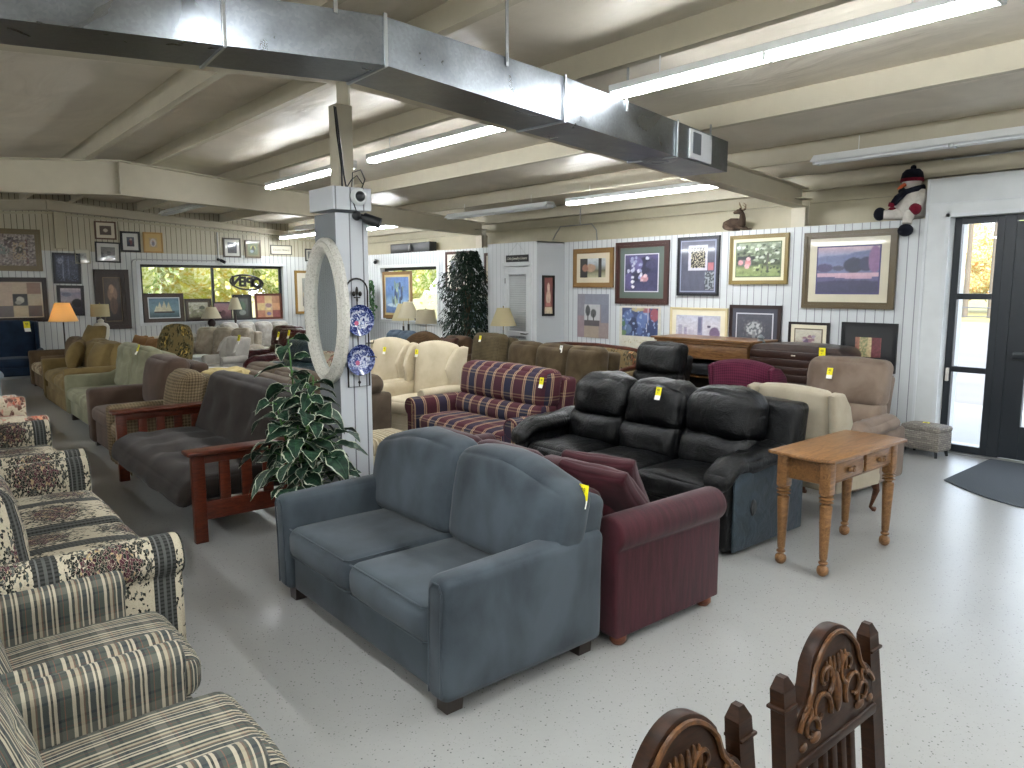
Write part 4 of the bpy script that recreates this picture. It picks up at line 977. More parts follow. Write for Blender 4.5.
# ---- left side: floral pieces and plaid chairs facing +x
M_flo = floral('floral_stripe', 'b8ae98', '1d211e', '4c2a33', 'a08a68', '242522', .46, 2.3)
t = sofa('sofa', 'cream sofa in dark leafy floral with grey bands behind the plaid chairs', 'sofa', (.46, 4.62, 0), FE, 2.28, 1.0, M_flo, sh=.43, ah=.62, aw=.26, arm='roll', bh=.9, ns=2, bt=.24, base=.02, feet=None, rollr=.1, cpuff=.04)
t = sofa('loveseat', 'cream loveseat in dark leafy floral, second in the floral row', 'loveseat', (.50, 6.70, 0), FE, 1.72, 1.0, M_flo, sh=.43, ah=.62, aw=.24, arm='roll', bh=.9, ns=1, bt=.24, base=.02, feet=None, rollr=.1, cpuff=.04)
M_red = floral('red_floral', 'c9bda6', '6a4a42', 'a85a48', 'd09070', None, .3, .8)
t = sofa('loveseat', 'cream loveseat with faded red flowers, third in the floral row', 'loveseat', (.55, 8.62, 0), FE, 1.7, 1.0, M_red, sh=.43, ah=.60, aw=.24, arm='roll', bh=.9, ns=1, bt=.24, base=.02, feet=None)
t = sofa('sofa', 'pale cream floral sofa farthest along the floral row', 'sofa', (.52, 10.6, 0), FE, 1.9, 1.0, floral('pale_floral', 'd5cebf', '8d8f86', 'b58f7d', 'd9b79c', None, .3, .8), sh=.43, ah=.58, aw=.24, arm='roll', bh=.88, ns=2, bt=.24, base=.02, feet=None)
recliner('light grey blue recliner past the end of the floral row', (.72, 13.3, 0), FE, fabric('a3adb5', '87919a', 4), .9, .95, 1.0)
PU = [(0, 'b5ab96'), (.07, '2f322e'), (.12, 'b5ab96'), (.17, '333b3c'), (.30, 'b5ab96'), (.34, '454a44'), (.40, '5f4c40'), (.44, 'a0967f'), (.52, '2c3331'), (.60, 'b5ab96'), (.68, '3b443f'), (.83, '6f483a'), (.85, '3b443f'), (.93, '24292c')]
PV = [(0, '4d4b42'), (.36, '17191b'), (.42, '4d4b42'), (.52, '6a463a'), (.55, '4d4b42'), (.6, '7d7869'), (.8, '4d4b42'), (.92, '17191b'), (.97, '4d4b42')]
M_plr = plaid('green_cream_plaid', PU, PV, .125, .16, .30)
M_pls = plaid('green_cream_plaid_seat', PV, PU, .16, .125, .7)
def plaid_chair(label, y):
    global ARM_Y0; ARM_Y0 = .13
    t = sofa('armchair', label, 'armchair', (.29, y, 0), FE, .79, 1.0, M_plr, sh=.42, ah=.585, aw=.12, arm='roll', bh=.84, ns=1, nb=1, bt=.22, base=.1, feet='leg', Ms=M_plr, group='green and cream plaid armchairs', rollr=.065, cpuff=.03, tuft=[(-.35, .1), (.35, .1)], td=.025, ts=.035, bpuff=.02, tilt=.32, Mf=wood('5a3420', '33190d'))
    0 and piping(t, [(-.27, -.495, .42), (.27, -.495, .42), (.275, -.46, .42)], M_plr, .006, False); 0 and piping(t, [(-.27, -.50, .275), (.27, -.50, .275)], M_plr, .006, False)
    ARM_Y0 = 0
    return t
plaid_chair('green and cream plaid armchair between the floral sofa and the nearest plaid one', 2.98)
plaid_chair('green and cream plaid armchair nearest the camera at the lower edge', 2.17)
# ------------------------------------------------------------------ painted pictures
def mixc(a, b, t): return tuple(x+(y-x)*t for x, y in zip(a, b))
M_art = None
def art_mat():
    global M_art
    if M_art: return M_art
    g = G('print_under_glass'); a = g.n('Attribute'); a.attribute_name = 'Col'
    M_art = g.out(g.n('HueSaturation', {'Saturation': .78, 'Value': .85, 'Color': a.outputs['Color']}).outputs[0], .45, coat=.7); return M_art
def art_obj(w, h, bg, items, amp, seed, parent, name='artwork', cell=.011):
    nx = max(10, min(84, int(w/cell))); nz = max(10, min(84, int(h/cell)))
    bg = [(p, col(c)) for p, c in bg]; it = [(i[0],)+tuple(i[1:-1])+(col(i[-1]),) for i in items]
    vs = []; cs = []
    for j in range(nz+1):
        for i in range(nx+1):
            u, v = i/nx, j/nz; vs.append(((u-.5)*w, 0, (v-.5)*h))
            n = noise.noise(Vector((u*9+seed, v*9, seed*1.7)))*.6+noise.noise(Vector((u*28+seed, v*28, 1)))*.5
            uu, vv = u+n*.012, v+n*.02
            c = bg[0][1]
            for k in range(len(bg)-1):
                if bg[k][0] <= vv <= bg[k+1][0]: c = mixc(bg[k][1], bg[k+1][1], (vv-bg[k][0])/(bg[k+1][0]-bg[k][0]+1e-6))
            if vv > bg[-1][0]: c = bg[-1][1]
            for q in it:
                if q[0] == 'e':
                    d = ((uu-q[1])/q[3])**2+((vv-q[2])/q[4])**2
                    if d < 1.15: c = mixc(q[5], c, sstep(.75, 1.15, d))
                elif q[0] == 'r':
                    if q[1] <= u <= q[3] and q[2] <= v <= q[4]: c = q[5]
                elif q[0] == 's':      # speckle inside a rectangle: ('s',x0,y0,x1,y1,freq,thr,col)
                    if q[1] <= u <= q[3] and q[2] <= v <= q[4] and noise.noise(Vector((u*q[5]+seed, v*q[5]*h/w, 5))) > q[6]: c = q[7]
                elif q[0] == 't':      # triangle-ish sail: ('t',x,y,half,height,col)
                    if q[2] <= v <= q[2]+q[4] and abs(u-q[1]) < q[3]*(1-(v-q[2])/q[4]): c = q[5]
            f = 1+amp*1.25*n+amp*.5*noise.noise(Vector((u*55+seed, v*55, 7)))
            cs += [min(1, max(0, x*f)) for x in c]+[1]
    fs = [[j*(nx+1)+i, j*(nx+1)+i+1, (j+1)*(nx+1)+i+1, (j+1)*(nx+1)+i] for j in range(nz) for i in range(nx)]
    me = bpy.data.meshes.new(name); me.from_pydata(vs, [], fs)
    at = me.color_attributes.new('Col', 'FLOAT_COLOR', 'POINT'); at.data.foreach_set('color', cs)
    o = bpy.data.objects.new(name, me); C.objects.link(o); me.materials.append(art_mat()); o.parent = parent
    return o
def picture(label, wall, a0, a1, z0, z1, fw=.05, fc='3a2a1e', mat=.06, mc='e2dcc8', bg=((0, '556070'), (1, 'aab0b8')), items=(), amp=.25, seed=1, off=.0, lean=0, liner=None, roll=0, cat='framed picture', name='framed_picture', group=None, fd=.03, gloss=.35, inner=None):
    """local: frame in xz facing -y, base at z=0"""
    w = a1-a0; h = z1-z0; c = (a0+a1)/2
    if wall == 'R': loc = (XP-.004-off, c, z0); rz = -PI/2
    elif wall == 'L': loc = (c, YN-.004-off, z0); rz = 0
    elif wall == 'C': loc = (c, 8.746, z0); rz = 0
    t = thing(name, label, cat, loc, rz, group); t.rotation_euler = (lean, roll, rz)
    if fw > 0:
        b = MB(); d = fd
        for (o, i, y0, y1) in ((0, fw*.55, -d, 0), (fw*.5, fw, -d*.72, 0)):
            for (p0, p1, q0, q1) in (((o, o), (w-o, o), (w-i, i), (i, i)), ((w-o, o), (w-o, h-o), (w-i, h-i), (w-i, i)), ((w-o, h-o), (o, h-o), (i, h-i), (w-i, h-i)), ((o, h-o), (o, o), (i, i), (i, h-i))):
                P = [(x-w/2, z) for x, z in (p0, p1, q0, q1)]
                vs = [(x, y0, z) for x, z in P]+[(x, y1, z) for x, z in P]
                b.add(vs, [[0, 1, 2, 3], [7, 6, 5, 4], [0, 4, 5, 1], [1, 5, 6, 2], [2, 6, 7, 3], [3, 7, 4, 0]])
        b.build('frame', plain(fc, gloss), t, smooth=False)
    if liner:
        b = MB(); l = fw; b.add([(-w/2+l, -.022, l), (w/2-l, -.022, l), (w/2-l, -.022, h-l), (-w/2+l, -.022, h-l), (-w/2+l, -.006, l), (w/2-l, -.006, l), (w/2-l, -.006, h-l), (-w/2+l, -.006, h-l)], [[0, 1, 2, 3], [7, 6, 5, 4], [0, 4, 5, 1], [1, 5, 6, 2], [2, 6, 7, 3], [3, 7, 4, 0]]).build('liner', plain(liner, .4), t, smooth=False)
    mt = mat if hasattr(mat, '__len__') else (mat, mat)
    l2 = .012 if liner else 0
    if mt[0] > 0:
        x0, x1, y0, y1 = -w/2+fw+l2, w/2-fw-l2, fw+l2, h-fw-l2
        MB().box(((x0+x1)/2, -.014-(.009 if liner else 0), (y0+y1)/2), (x1-x0, .006, y1-y0), 0).build('mat_board', plain(mc, .5, coat=.6), t, smooth=False)
    aw, ahh = w-2*fw-2*mt[0], h-2*fw-2*mt[1]
    if inner:
        MB().box((0, -.0185-(.009 if liner else 0), h/2), (aw+.03, .002, ahh+.03), 0).build('mat_edge', plain(inner, .5), t, smooth=False)
    o = art_obj(aw, ahh, bg, items, amp, seed, t); o.location = (0, -.0215-(.009 if liner else 0) if (mt[0] > 0) else -.016, h/2)
    return t
q = random.Random(5)
def blobs(n, x0, y0, x1, y1, r0, r1, cols, asp=1):
    return [('e', q.uniform(x0, x1), q.uniform(y0, y1), q.uniform(r0, r1), q.uniform(r0, r1)*asp, q.choice(cols)) for _ in range(n)]
# east wall
picture('square gold wood framed print of an orange glow between dark trunks, next to the closet', 'R', 7.67, 8.52, 1.74, 2.34, .075, '7d5e34', .08, 'c9bea6', ((0, 'b7b58a'), (.35, '6a6640'), (.7, 'a8b0ba'), (1, 'c6ccd2')), [('r', 0, 0, .3, 1, '2b2622'), ('e', .42, .5, .2, .22, 'b08560'), ('r', .72, 0, .84, 1, '2d2926'), ('e', .2, .5, .12, .2, '9a5a34')], seed=2)
picture('large dark brown framed print of white flowers on violet with grey green mat', 'R', 6.63, 7.62, 1.50, 2.40, .085, '3b211b', .105, '56625a', ((0, '3a3768'), (.5, '2a2a52'), (1, '4a4478')), blobs(10, .1, .1, .9, .9, .1, .25, ['232345', '35315e', '5b4f92', '4a4080'])+blobs(16, .08, .35, .5, .95, .035, .065, ['b9bcd8', '8f93c4', 'd8d8e6'])+[('e', .68, .9, .06, .05, 'c6c8df'), ('e', .24, .26, .055, .05, 'e6e2e6'), ('e', .25, .12, .05, .05, 'e6e2e6'), ('e', .6, .34, .12, .09, 'c77f86'), ('e', .63, .42, .06, .05, 'e8c2c0'), ('e', .52, .3, .05, .04, 'e3aeb0')], .35, 3, inner='c9c6cf')
def squig(x0, y0, x1, y1, f, c): return [('s', x0, y0, x1, y1, f, .16, c)]
picture('tall black framed print with a small scribbled black and cream square on slate blue', 'R', 5.81, 6.48, 1.63, 2.42, .035, '17181c', .03, '3d3f50', ((0, '50536a'), (.5, '474a60'), (1, '5a5d72')), [('r', .22, .42, .78, .93, 'c3c2d2'), ('r', .29, .47, .72, .88, '14130f')]+squig(.29, .47, .72, .88, 34, 'cfc29a')+[('r', .8, .42, .97, .56, 'b04050'), ('r', .72, .02, .98, .38, '8f959c'), ('s', .72, .02, .98, .38, 20, .0, '3f464c')], .2, 4, inner='8b8fa5')
picture('gold framed garden print of a cottage with pink roses under leafy trees', 'R', 4.83, 5.65, 1.78, 2.40, .05, '7d6a38', .055, 'd8d2b4', ((0, '7d9440'), (.22, '8fa050'), (.35, '3f4a30'), (.7, '6f7c5a'), (1, '8d9a7e')), blobs(60, .0, .4, 1, 1, .02, .06, ['b9c4a0', '4c5a3c', '8fa077', 'd6dcc4', '2f3a26'])+[('r', .02, .5, .42, .62, '24282c'), ('r', .05, .3, .36, .5, '6b6a68'), ('e', .1, .42, .06, .08, 'd87f86'), ('e', .27, .4, .07, .12, 'cf6a70'), ('e', .28, .52, .05, .06, 'e8b0b4'), ('e', .25, .3, .06, .08, 'e0a0a0'), ('r', .7, .15, .75, .7, '5a5a48')]+blobs(20, .4, .1, 1, .5, .02, .05, ['5f7038', 'b0be78', '3b4a2a']), .5, 5, inner='5d6a48')
picture('largest gold framed print, a violet valley with dark trees and a pale pink field', 'R', 3.56, 4.63, 1.50, 2.38, .075, '54472f', .105, 'c9c1aa', ((0, '3f3c66'), (.3, '58548a'), (.45, '4b4878'), (.5, '6f74a4'), (.75, '8187b4'), (.85, '8f8fb8'), (1, 'c9a4b0')), [('e', .5, .62, .8, .22, '656fa0'), ('e', .9, .72, .5, .2, '5a6496'), ('e', .12, .55, .14, .1, '4a4070'), ('e', .35, .54, .1, .06, '4a4a6a'), ('e', .6, .6, .17, .17, '2c3050'), ('e', .8, .62, .12, .16, '30325a'), ('e', .93, .72, .1, .3, '8a5a90'), ('r', .0, .36, 1, .43, 'cf9fb4'), ('r', .3, .3, .9, .38, 'c795ae'), ('e', .2, .26, .5, .08, '504c80'), ('e', .5, .14, .8, .14, '38365e')], .2, 6, inner='46406a', gloss=.3)
picture('unframed purple and tan poster with small grey trees on a pale square', 'R', 7.75, 8.42, .96, 1.64, 0, 'ffffff', 0, 'ffffff', ((0, '98847f'), (1, '8f8794')), [('r', 0, .5, .24, 1, '8a8894'), ('r', .24, .76, 1, 1, '85899a'), ('r', .76, .33, 1, .76, '7f8294'), ('r', 0, 0, .22, .5, '9a7f86'), ('r', .22, 0, .7, .28, 'a8937c'), ('r', .7, 0, 1, .35, '9c8884'), ('r', .22, .27, .7, .4, '5d5558'), ('r', .22, .4, .72, .77, 'c3c2c4'), ('e', .34, .62, .08, .13, '4c5154'), ('e', .52, .56, .09, .1, '555a5c'), ('r', .33, .4, .36, .6, '3c3c3c'), ('r', .51, .4, .54, .55, '3c3c3c')], .12, 7)
picture('cream bordered poster of blue horses and red shapes below the large flower print', 'R', 6.75, 7.53, .85, 1.47, 0, 'ffffff', 0, 'ffffff', ((0, 'd8d0b8'), (1, 'd8d2be')), [('r', .06, .3, .94, .96, '2c4274')]+[('e', .22, .7, .14, .2, '3d5c9c'), ('e', .34, .55, .12, .2, '1f2e58'), ('e', .58, .68, .16, .2, '4263a6'), ('e', .78, .5, .14, .2, '26386a'), ('e', .2, .45, .12, .12, '4c6c90'), ('e', .85, .8, .1, .16, '9c3346'), ('e', .66, .9, .1, .07, 'a04a58'), ('e', .45, .92, .16, .05, 'b8a46c'), ('e', .1, .6, .05, .1, '4a7a4e'), ('e', .1, .36, .08, .07, '6a8a50'), ('e', .5, .42, .07, .1, '37589a'), ('r', .69, .6, .71, .95, 'd8d6e0'), ('r', .66, .4, .68, .6, 'd8d6e0'), ('s', .06, .3, .94, .96, 16, .35, '7f9ac8'), ('r', 0, 0, 1, .3, 'd8d0b8'), ('r', 0, .96, 1, 1, 'd8d2be'), ('r', 0, 0, .06, 1, 'd8d2be'), ('r', .94, 0, 1, 1, 'd8d2be'), ('s', .1, .12, .9, .2, 40, .25, 'b9a36c')], .15, 8, cat='poster', name='poster')
picture('cream framed pale lilac city skyline print standing behind the oak mantel', 'R', 5.65, 6.58, .93, 1.47, .035, 'c9b98f', .07, 'dcd4ba', ((0, '6a5878'), (.1, 'b9b4c6'), (.6, 'cdcad6'), (1, 'b9bcd0')), [('r', .06, .15, .14, .6, 'a79fb8'), ('r', .2, .12, .26, .5, '9a8fae'), ('r', .5, .15, .6, .95, '7c7a9a'), ('r', .52, .3, .58, .9, '5a5c84'), ('r', .3, .1, .42, .4, 'b0a9be'), ('e', .88, .3, .12, .25, '6a5074'), ('e', .75, .55, .04, .06, '5a5070'), ('r', .0, .0, 1, .1, '54405e')], .3, 9)
picture('dark framed print of a pale blossom tree on charcoal above the grey jar', 'R', 4.89, 5.62, .98, 1.52, .045, '2a1a16', .07, '3b3c48', ((0, '3e404c'), (1, '4b4e5c')), [('e', .5, .42, .24, .28, 'a9adb0'), ('s', .2, .1, .8, .75, 14, .1, '5c6068'), ('r', .46, .0, .54, .3, '777b80')], .3, 10, inner='b9bac0')
picture('small dark framed print of violet blooms above the dark chest', 'R', 4.27, 4.78, .98, 1.33, .03, '1c1413', .06, 'd8d0b6', ((0, 'b9ae98'), (1, 'cfc6ae')), blobs(14, .35, .0, .75, .55, .05, .12, ['6a4c74', '8a5a6a', '5a4464', 'a08aa0']), .2, 11, inner='6a6050')
picture('black framed print with red, gold and yellow vertical panels beside the tan recliner', 'R', 3.50, 4.12, .80, 1.35, .045, '141517', .12, '1e2022', ((0, '8a3a2c'), (1, '9a4632')), [('r', 0, 0, .18, 1, '9c5230'), ('r', .18, 0, .62, 1, 'b8a468'), ('s', .18, 0, .5, 1, 18, .0, '7f8a54'), ('r', .62, 0, .98, 1, '6d1f28'), ('r', .5, 0, .62, 1, 'cbb072')], .4, 12)
# closet side, behind ficus
def cpic(): pass
t = picture('narrow black framed red and cream vertical print on the closet side', 'C', 7.96, 8.21, 1.29, 1.93, .035, '0f0f10', 0, 'ffffff', ((0, 'cbb48a'), (.2, '8c3a30'), (1, '7a2a26')), [('r', .1, .0, .9, .18, 'd8c294'), ('e', .5, .45, .28, .22, 'd0a888'), ('e', .5, .72, .16, .14, 'd9b59c'), ('r', .25, .2, .75, .3, 'b85a48')], .3, 13)
picture('small brown framed print of dark yellow shapes beside the closet door', 'R', 10.28, 10.82, 1.81, 2.36, .05, '4a2c1e', .11, 'd8ccb4', ((0, '3a3428'), (1, '8a8a4a')), blobs(12, 0, 0, 1, 1, .1, .3, ['a8923c', '2c2a28', '5f6a3c', '7a5a3a']), .4, 14)
picture('brown framed picture mostly hidden behind the ficus tree', 'R', 11.2, 12.05, 1.67, 2.42, .05, '4a2a1e', .12, 'dcd6c6', ((0, '8a8a88'), (1, 'a8acb0')), blobs(8, 0, 0, 1, 1, .1, .3, ['6a7a84', 'b0a890']), .3, 15)
picture('blue grey picture in a thin brown frame below, at the edge of the ficus tree', 'R', 10.65, 11.55, .86, 1.62, .03, '4f3a2a', .09, 'c9c8bc', ((0, '4f6a80'), (1, '7f98aa')), blobs(14, .1, .05, .9, .95, .06, .2, ['3a5468', '9ab0bc', '5c7688', 'b9c2c4'], 2), .3, 16)
picture('blue framed picture with pale tower like strokes standing in the east window', 'R', 13.32, 14.5, 1.07, 2.08, .07, '7a5a34', .05, 'c8b483', ((0, '2f62a8'), (.2, '4f86c4'), (.3, '86b4dc'), (.5, '3f7cc0'), (1, '2a68b4')), [('e', .45, .22, .4, .06, 'c3dcea')]+blobs(22, .3, .3, .75, .8, .02, .05, ['1f3a6a', '6a8a8a', '2a4c80', 'a0b890'], 3)+[('e', .7, .12, .15, .06, '1c3c78')], .3, 17, off=-.02)
# gable wall
picture('wide dark gold framed map like collage print, upper one at the aisle end', 'L', 1.22, 2.39, 2.06, 2.85, .10, '6f6248', 0, 'ffffff', ((0, '8f7f78'), (1, '9c8f88')), [('r', .5, .55, .72, .86, '5a4a44'), ('r', .62, .2, .84, .75, 'b49a78'), ('e', .73, .5, .07, .12, '4a4a3c'), ('r', .84, .05, .88, .85, '6a3f3a'), ('e', .45, .5, .12, .16, '7d8a84'), ('r', .5, .8, .75, .9, '3f3630'), ('s', 0, 0, 1, 1, 22, .15, 'b8aca2'), ('s', 0, 0, 1, 1, 30, .2, '6a5c60')], .3, 21)
picture('wide dark framed patchwork print of tan and grey squares with a black centre square', 'L', 1.0, 2.43, 1.09, 1.94, .085, '231512', .0, 'ffffff', ((0, 'c9ae88'), (1, 'c9ae88')), [('r', .42, 0, .61, .33, '6d6462'), ('r', .61, 0, .8, .33, 'cbb283'), ('r', .8, 0, .985, .33, '625c5c'), ('r', .61, .33, .8, .66, '1c1a18'), ('r', .8, .33, .985, .66, 'c4b08c'), ('r', .8, .66, .985, 1, '9a6f58'), ('r', .42, .33, .61, 1, 'c7a888'), ('e', .71, .5, .05, .1, 'c8c0a8'), ('e', .68, .42, .04, .06, 'a8a08c'), ('r', .985, 0, 1, 1, 'd8c8a8'), ('r', 0, .97, 1, 1, 'bda78a'), ('r', 0, 0, 1, .03, 'd8c8a8')], .15, 22)
picture('dark framed night blue forest print, upper of the two by the floor lamp', 'L', 2.55, 3.03, 1.82, 2.42, .035, '131318', .02, '23263a', ((0, '1c2034'), (.4, '3a4260'), (1, '2c3454')), [('r', .3, .1, .34, 1, '8088a8'), ('r', .55, .2, .58, 1, '7a84a8'), ('r', .45, .3, .47, 1, '1a1c2c'), ('e', .2, .8, .15, .12, '8a92b4'), ('s', 0, 0, 1, 1, 16, .15, '4f5a80')], .5, 23, roll=.02)
picture('dark framed print of a purple cloudy sky over black trees, below the blue forest one', 'L', 2.58, 3.05, 1.19, 1.79, .04, '141115', .02, '2a2430', ((0, '201c2a'), (.3, '3a3444'), (.5, 'b0a0ac'), (.8, '8a84a0'), (1, 'cbbcc4')), [('e', .8, .4, .28, .18, '17151d'), ('e', .3, .3, .3, .1, '4a4458'), ('e', .3, .75, .25, .08, '6a6a88')], .3, 24, roll=.02)
picture('pale small framed sketch tucked behind the blue forest print', 'L', 2.95, 3.22, 2.22, 2.50, .02, 'b9b49f', .05, 'cfccbc', ((0, 'b0b0a8'), (1, 'c0c0b4')), blobs(8, .2, .2, .8, .8, .08, .2, ['8a8a88', '9a9a94']), .2, 25)
picture('small wood framed sepia print, topmost of the cluster on the gable wall', 'L', 3.33, 3.72, 2.71, 3.07, .03, '5a3f2c', .06, 'd0c8b4', ((0, '4a382c'), (1, '5c4838')), [('e', .5, .5, .2, .2, 'c9b9a0')], .3, 26)
picture('black framed grey landscape print directly beneath the sepia one', 'L', 3.31, 3.77, 2.25, 2.66, .03, '15171a', .07, 'c2c0ba', ((0, '3c3c3a'), (.5, '5a5a58'), (1, '7a7a78')), blobs(8, 0, .2, 1, .7, .1, .2, ['2f302f', '6a6a66']), .4, 27, roll=.02)
picture('thick black framed print of a red and blue figure with a white mat', 'L', 3.79, 4.16, 2.47, 2.89, .04, '101113', .075, 'd2d1cc', ((0, '3a3440'), (1, '5c6478')), [('e', .5, .45, .25, .3, '7a3440'), ('e', .55, .75, .15, .12, 'c0a098'), ('e', .3, .3, .15, .2, '2c3858')], .3, 28)
picture('light gold framed print of a small white shape on tan', 'L', 4.22, 4.60, 2.47, 2.89, .03, 'b08a4c', .08, 'c3a468', ((0, 'c3a468'), (1, 'c3a468')), [('e', .5, .5, .38, .42, 'd6d0c8'), ('e', .5, .4, .2, .25, '8f8a94'), ('e', .5, .62, .1, .1, 'b08878')], .2, 29)
picture('tall dark carved frame around a dim brown figure print, left of the long window', 'L', 3.25, 3.89, .90, 2.11, .15, '2e211a', .02, '1c1410', ((0, '2a1c14'), (1, '4a3424')), [('e', .5, .62, .3, .2, '8a6038'), ('e', .45, .75, .16, .1, 'a87848'), ('e', .55, .35, .25, .2, '5a3820')], .4, 30, inner='6a5a40', fd=.05)
picture('small dark framed portrait like print above the long window', 'L', 5.86, 6.25, 2.41, 2.84, .035, '3f372a', .06, 'c9c8c0', ((0, '2c2c34'), (1, '4c5060')), [('e', .5, .45, .3, .35, '1c1c22'), ('e', .5, .72, .12, .12, '8a8a90')], .3, 31)
picture('small brown framed green and yellow print next to the shop sign', 'L', 6.35, 6.71, 2.41, 2.81, .035, '4f4028', .04, '6f6a4c', ((0, '5a6a48'), (1, '7d8c60')), [('e', .5, .6, .28, .22, 'd8cf4a'), ('e', .5, .5, .2, .3, '2c3428'), ('e', .35, .3, .2, .14, '8fa0a8')], .4, 32)
picture('gold framed picture half hidden behind the oval mirror', 'L', 7.5, 8.2, 1.11, 2.14, .06, '8a6a2c', .12, 'd6cfbe', ((0, '8a8678'), (1, 'a8a89c')), blobs(8, .1, .1, .9, .9, .1, .25, ['6a6a5c', 'b0a48c']), .3, 33)
picture('tiny dark framed picture beside the shop sign near the corner', 'L', 7.79, 8.02, 2.36, 2.66, .03, '26221e', .03, 'b9b6aa', ((0, '5a5a58'), (1, '7a7a74')), [], .3, 34)
t = thing('wall_sign', 'narrow grey framed sign with rounded cream lettering panel above the long window', 'sign', (7.20, YN-.004, 2.50), 0)
b = MB()
for (c_, d_) in (((0, -.012, .01), (.52, .024, .02)), ((0, -.012, .21), (.52, .024, .02)), ((-.25, -.012, .11), (.02, .024, .2)), ((.25, -.012, .11), (.02, .024, .2))): b.box(c_, d_)
b.build('frame', plain('55554c', .5), t, smooth=False); MB().box((0, -.006, .11), (.5, .012, .2), 0).build('board', plain('cfcab8', .6), t, smooth=False)
x = text_mesh('Country Bakery', .062, .001, plain('5b584e', .6), 'lettering', t); x.location = (0, -.0135, .11); x.rotation_euler = (PI/2, 0, 0)
# pictures standing on the sill of the long window
def sillpic(label, a0, a1, z1, **k):
    return picture(label, 'L', a0, a1, 1.003, z1, off=k.pop('off', -.035), lean=-.06, **k)
sillpic('brown framed sailing ships print standing at the first pane of the long window', 4.16, 4.97, 1.62, fw=.085, fc='3a2a20', mat=.02, mc='cfd6d8', bg=((0, '2f5058'), (.15, '3f6a74'), (.4, '6a96a4'), (1, '4f7f96')), items=[('t', .35, .3, .12, .5, 'd8d2a8'), ('t', .5, .3, .12, .55, 'd0caa0'), ('t', .65, .3, .12, .5, 'cdc79c'), ('t', .25, .3, .1, .35, 'd8d2a8'), ('r', .15, .24, .85, .3, '3c3a34')], seed=41, inner='c9d2d4')
sillpic('dark framed pale landscape print second along the window sill', 4.98, 5.56, 1.50, fw=.045, fc='2c221d', mat=.04, mc='4f4438', bg=((0, '7a7a58'), (.4, '9a9a74'), (1, 'c2c0a8')), items=blobs(14, 0, .3, 1, .9, .06, .14, ['5a6048', '8a8a6a', 'b8b49c']), seed=42, amp=.5)
sillpic('dark framed pink sky print behind the taller table lamp', 5.58, 6.0, 1.42, fw=.03, fc='241c20', mat=0, mc='ffffff', bg=((0, '3c2c30'), (.35, '8a5058'), (.6, 'b07a80'), (1, '8f6a78')), items=blobs(6, .2, .2, .8, .5, .1, .2, ['2c2024', '6a3c44']), seed=43, off=-.02)
sillpic('black framed dark green print below the OPEN sign', 6.02, 6.46, 1.58, fw=.05, fc='1c1a18', mat=.04, mc='2c2c28', bg=((0, '3a403a'), (1, '5a625a')), items=[('e', .5, .55, .3, .3, '4a6a50'), ('e', .5, .2, .3, .15, '8a948c')], seed=44)
sillpic('orange and red patchwork print leaning at the last pane of the long window', 6.54, 7.18, 1.60, fw=.05, fc='5a2c1c', mat=0, mc='ffffff', bg=((0, 'b8622c'), (1, 'c98a3c')), items=[('r', 0, .66, .33, 1, 'c4642c'), ('r', .33, .66, .66, 1, 'd6b060'), ('r', .66, .66, 1, 1, 'b8783a'), ('r', 0, .33, .33, .66, 'd8b45c'), ('r', .33, .33, .66, .66, 'cfae7c'), ('r', .66, .33, 1, .66, 'cf8a3a'), ('r', .33, 0, .66, .33, 'cf9a4c'), ('r', .66, 0, 1, .33, '9a3826'), ('e', .5, .55, .14, .1, '9a6a6a'), ('e', .5, .16, .1, .08, '7a6a9a'), ('e', .5, .38, .1, .06, 'e8cf6a')], seed=45)
# OPEN sign hanging in the window, read from outside (mirrored indoors)
t = thing('open_sign', 'oval unlit neon OPEN sign hanging in the long window, reading backwards from inside', 'sign', (6.37, YN+.03, 1.855), 0)
M_neon = plain('120d0c', .35)
MB().tube([(.375*math.cos(2*PI*k/40), 0, .165*math.sin(2*PI*k/40)-.03*math.cos(2*PI*k/40)) for k in range(40)], .021, 8, closed=True).build('oval_tube', M_neon, t)
for ch, px_ in (('N', -.235), ('E', -.08), ('P', .07), ('O', .225)):
    x = text_mesh(ch, .30, .014, M_neon, 'letter', t, bold=.014); x.location = (px_, 0, -.03*px_/.37*1.0); x.rotation_euler = (PI/2, 0, PI)
b = MB()
for px_ in (-.2, .2): b.tube([(px_, 0, .14), (px_, 0, .375)], .002, 4)
b.build('hanging_chain', plain('8a8a86', .4, .8), t)
# black sign above the closet door
t = thing('wall_sign', 'black sign with cream script lettering hung on a ribbon above the louvred door', 'sign', (7.857, 9.22, 2.15), -PI/2)
MB().box((0, -.01, .055), (.55, .018, .11)).build('board', plain('1b1c1e', .5), t, smooth=False)
x = text_mesh('Gifts Jewelry Linens', .062, .001, plain('c9c6b8', .6), 'lettering', t, shear=.3); x.location = (0, -.0205, .055); x.rotation_euler = (PI/2, 0, 0)
MB().tube([(-.22, -.01, .11), (0, -.004, .30), (.22, -.01, .11)], .003, 5).build('ribbon', plain('a9aaa6', .6), t)
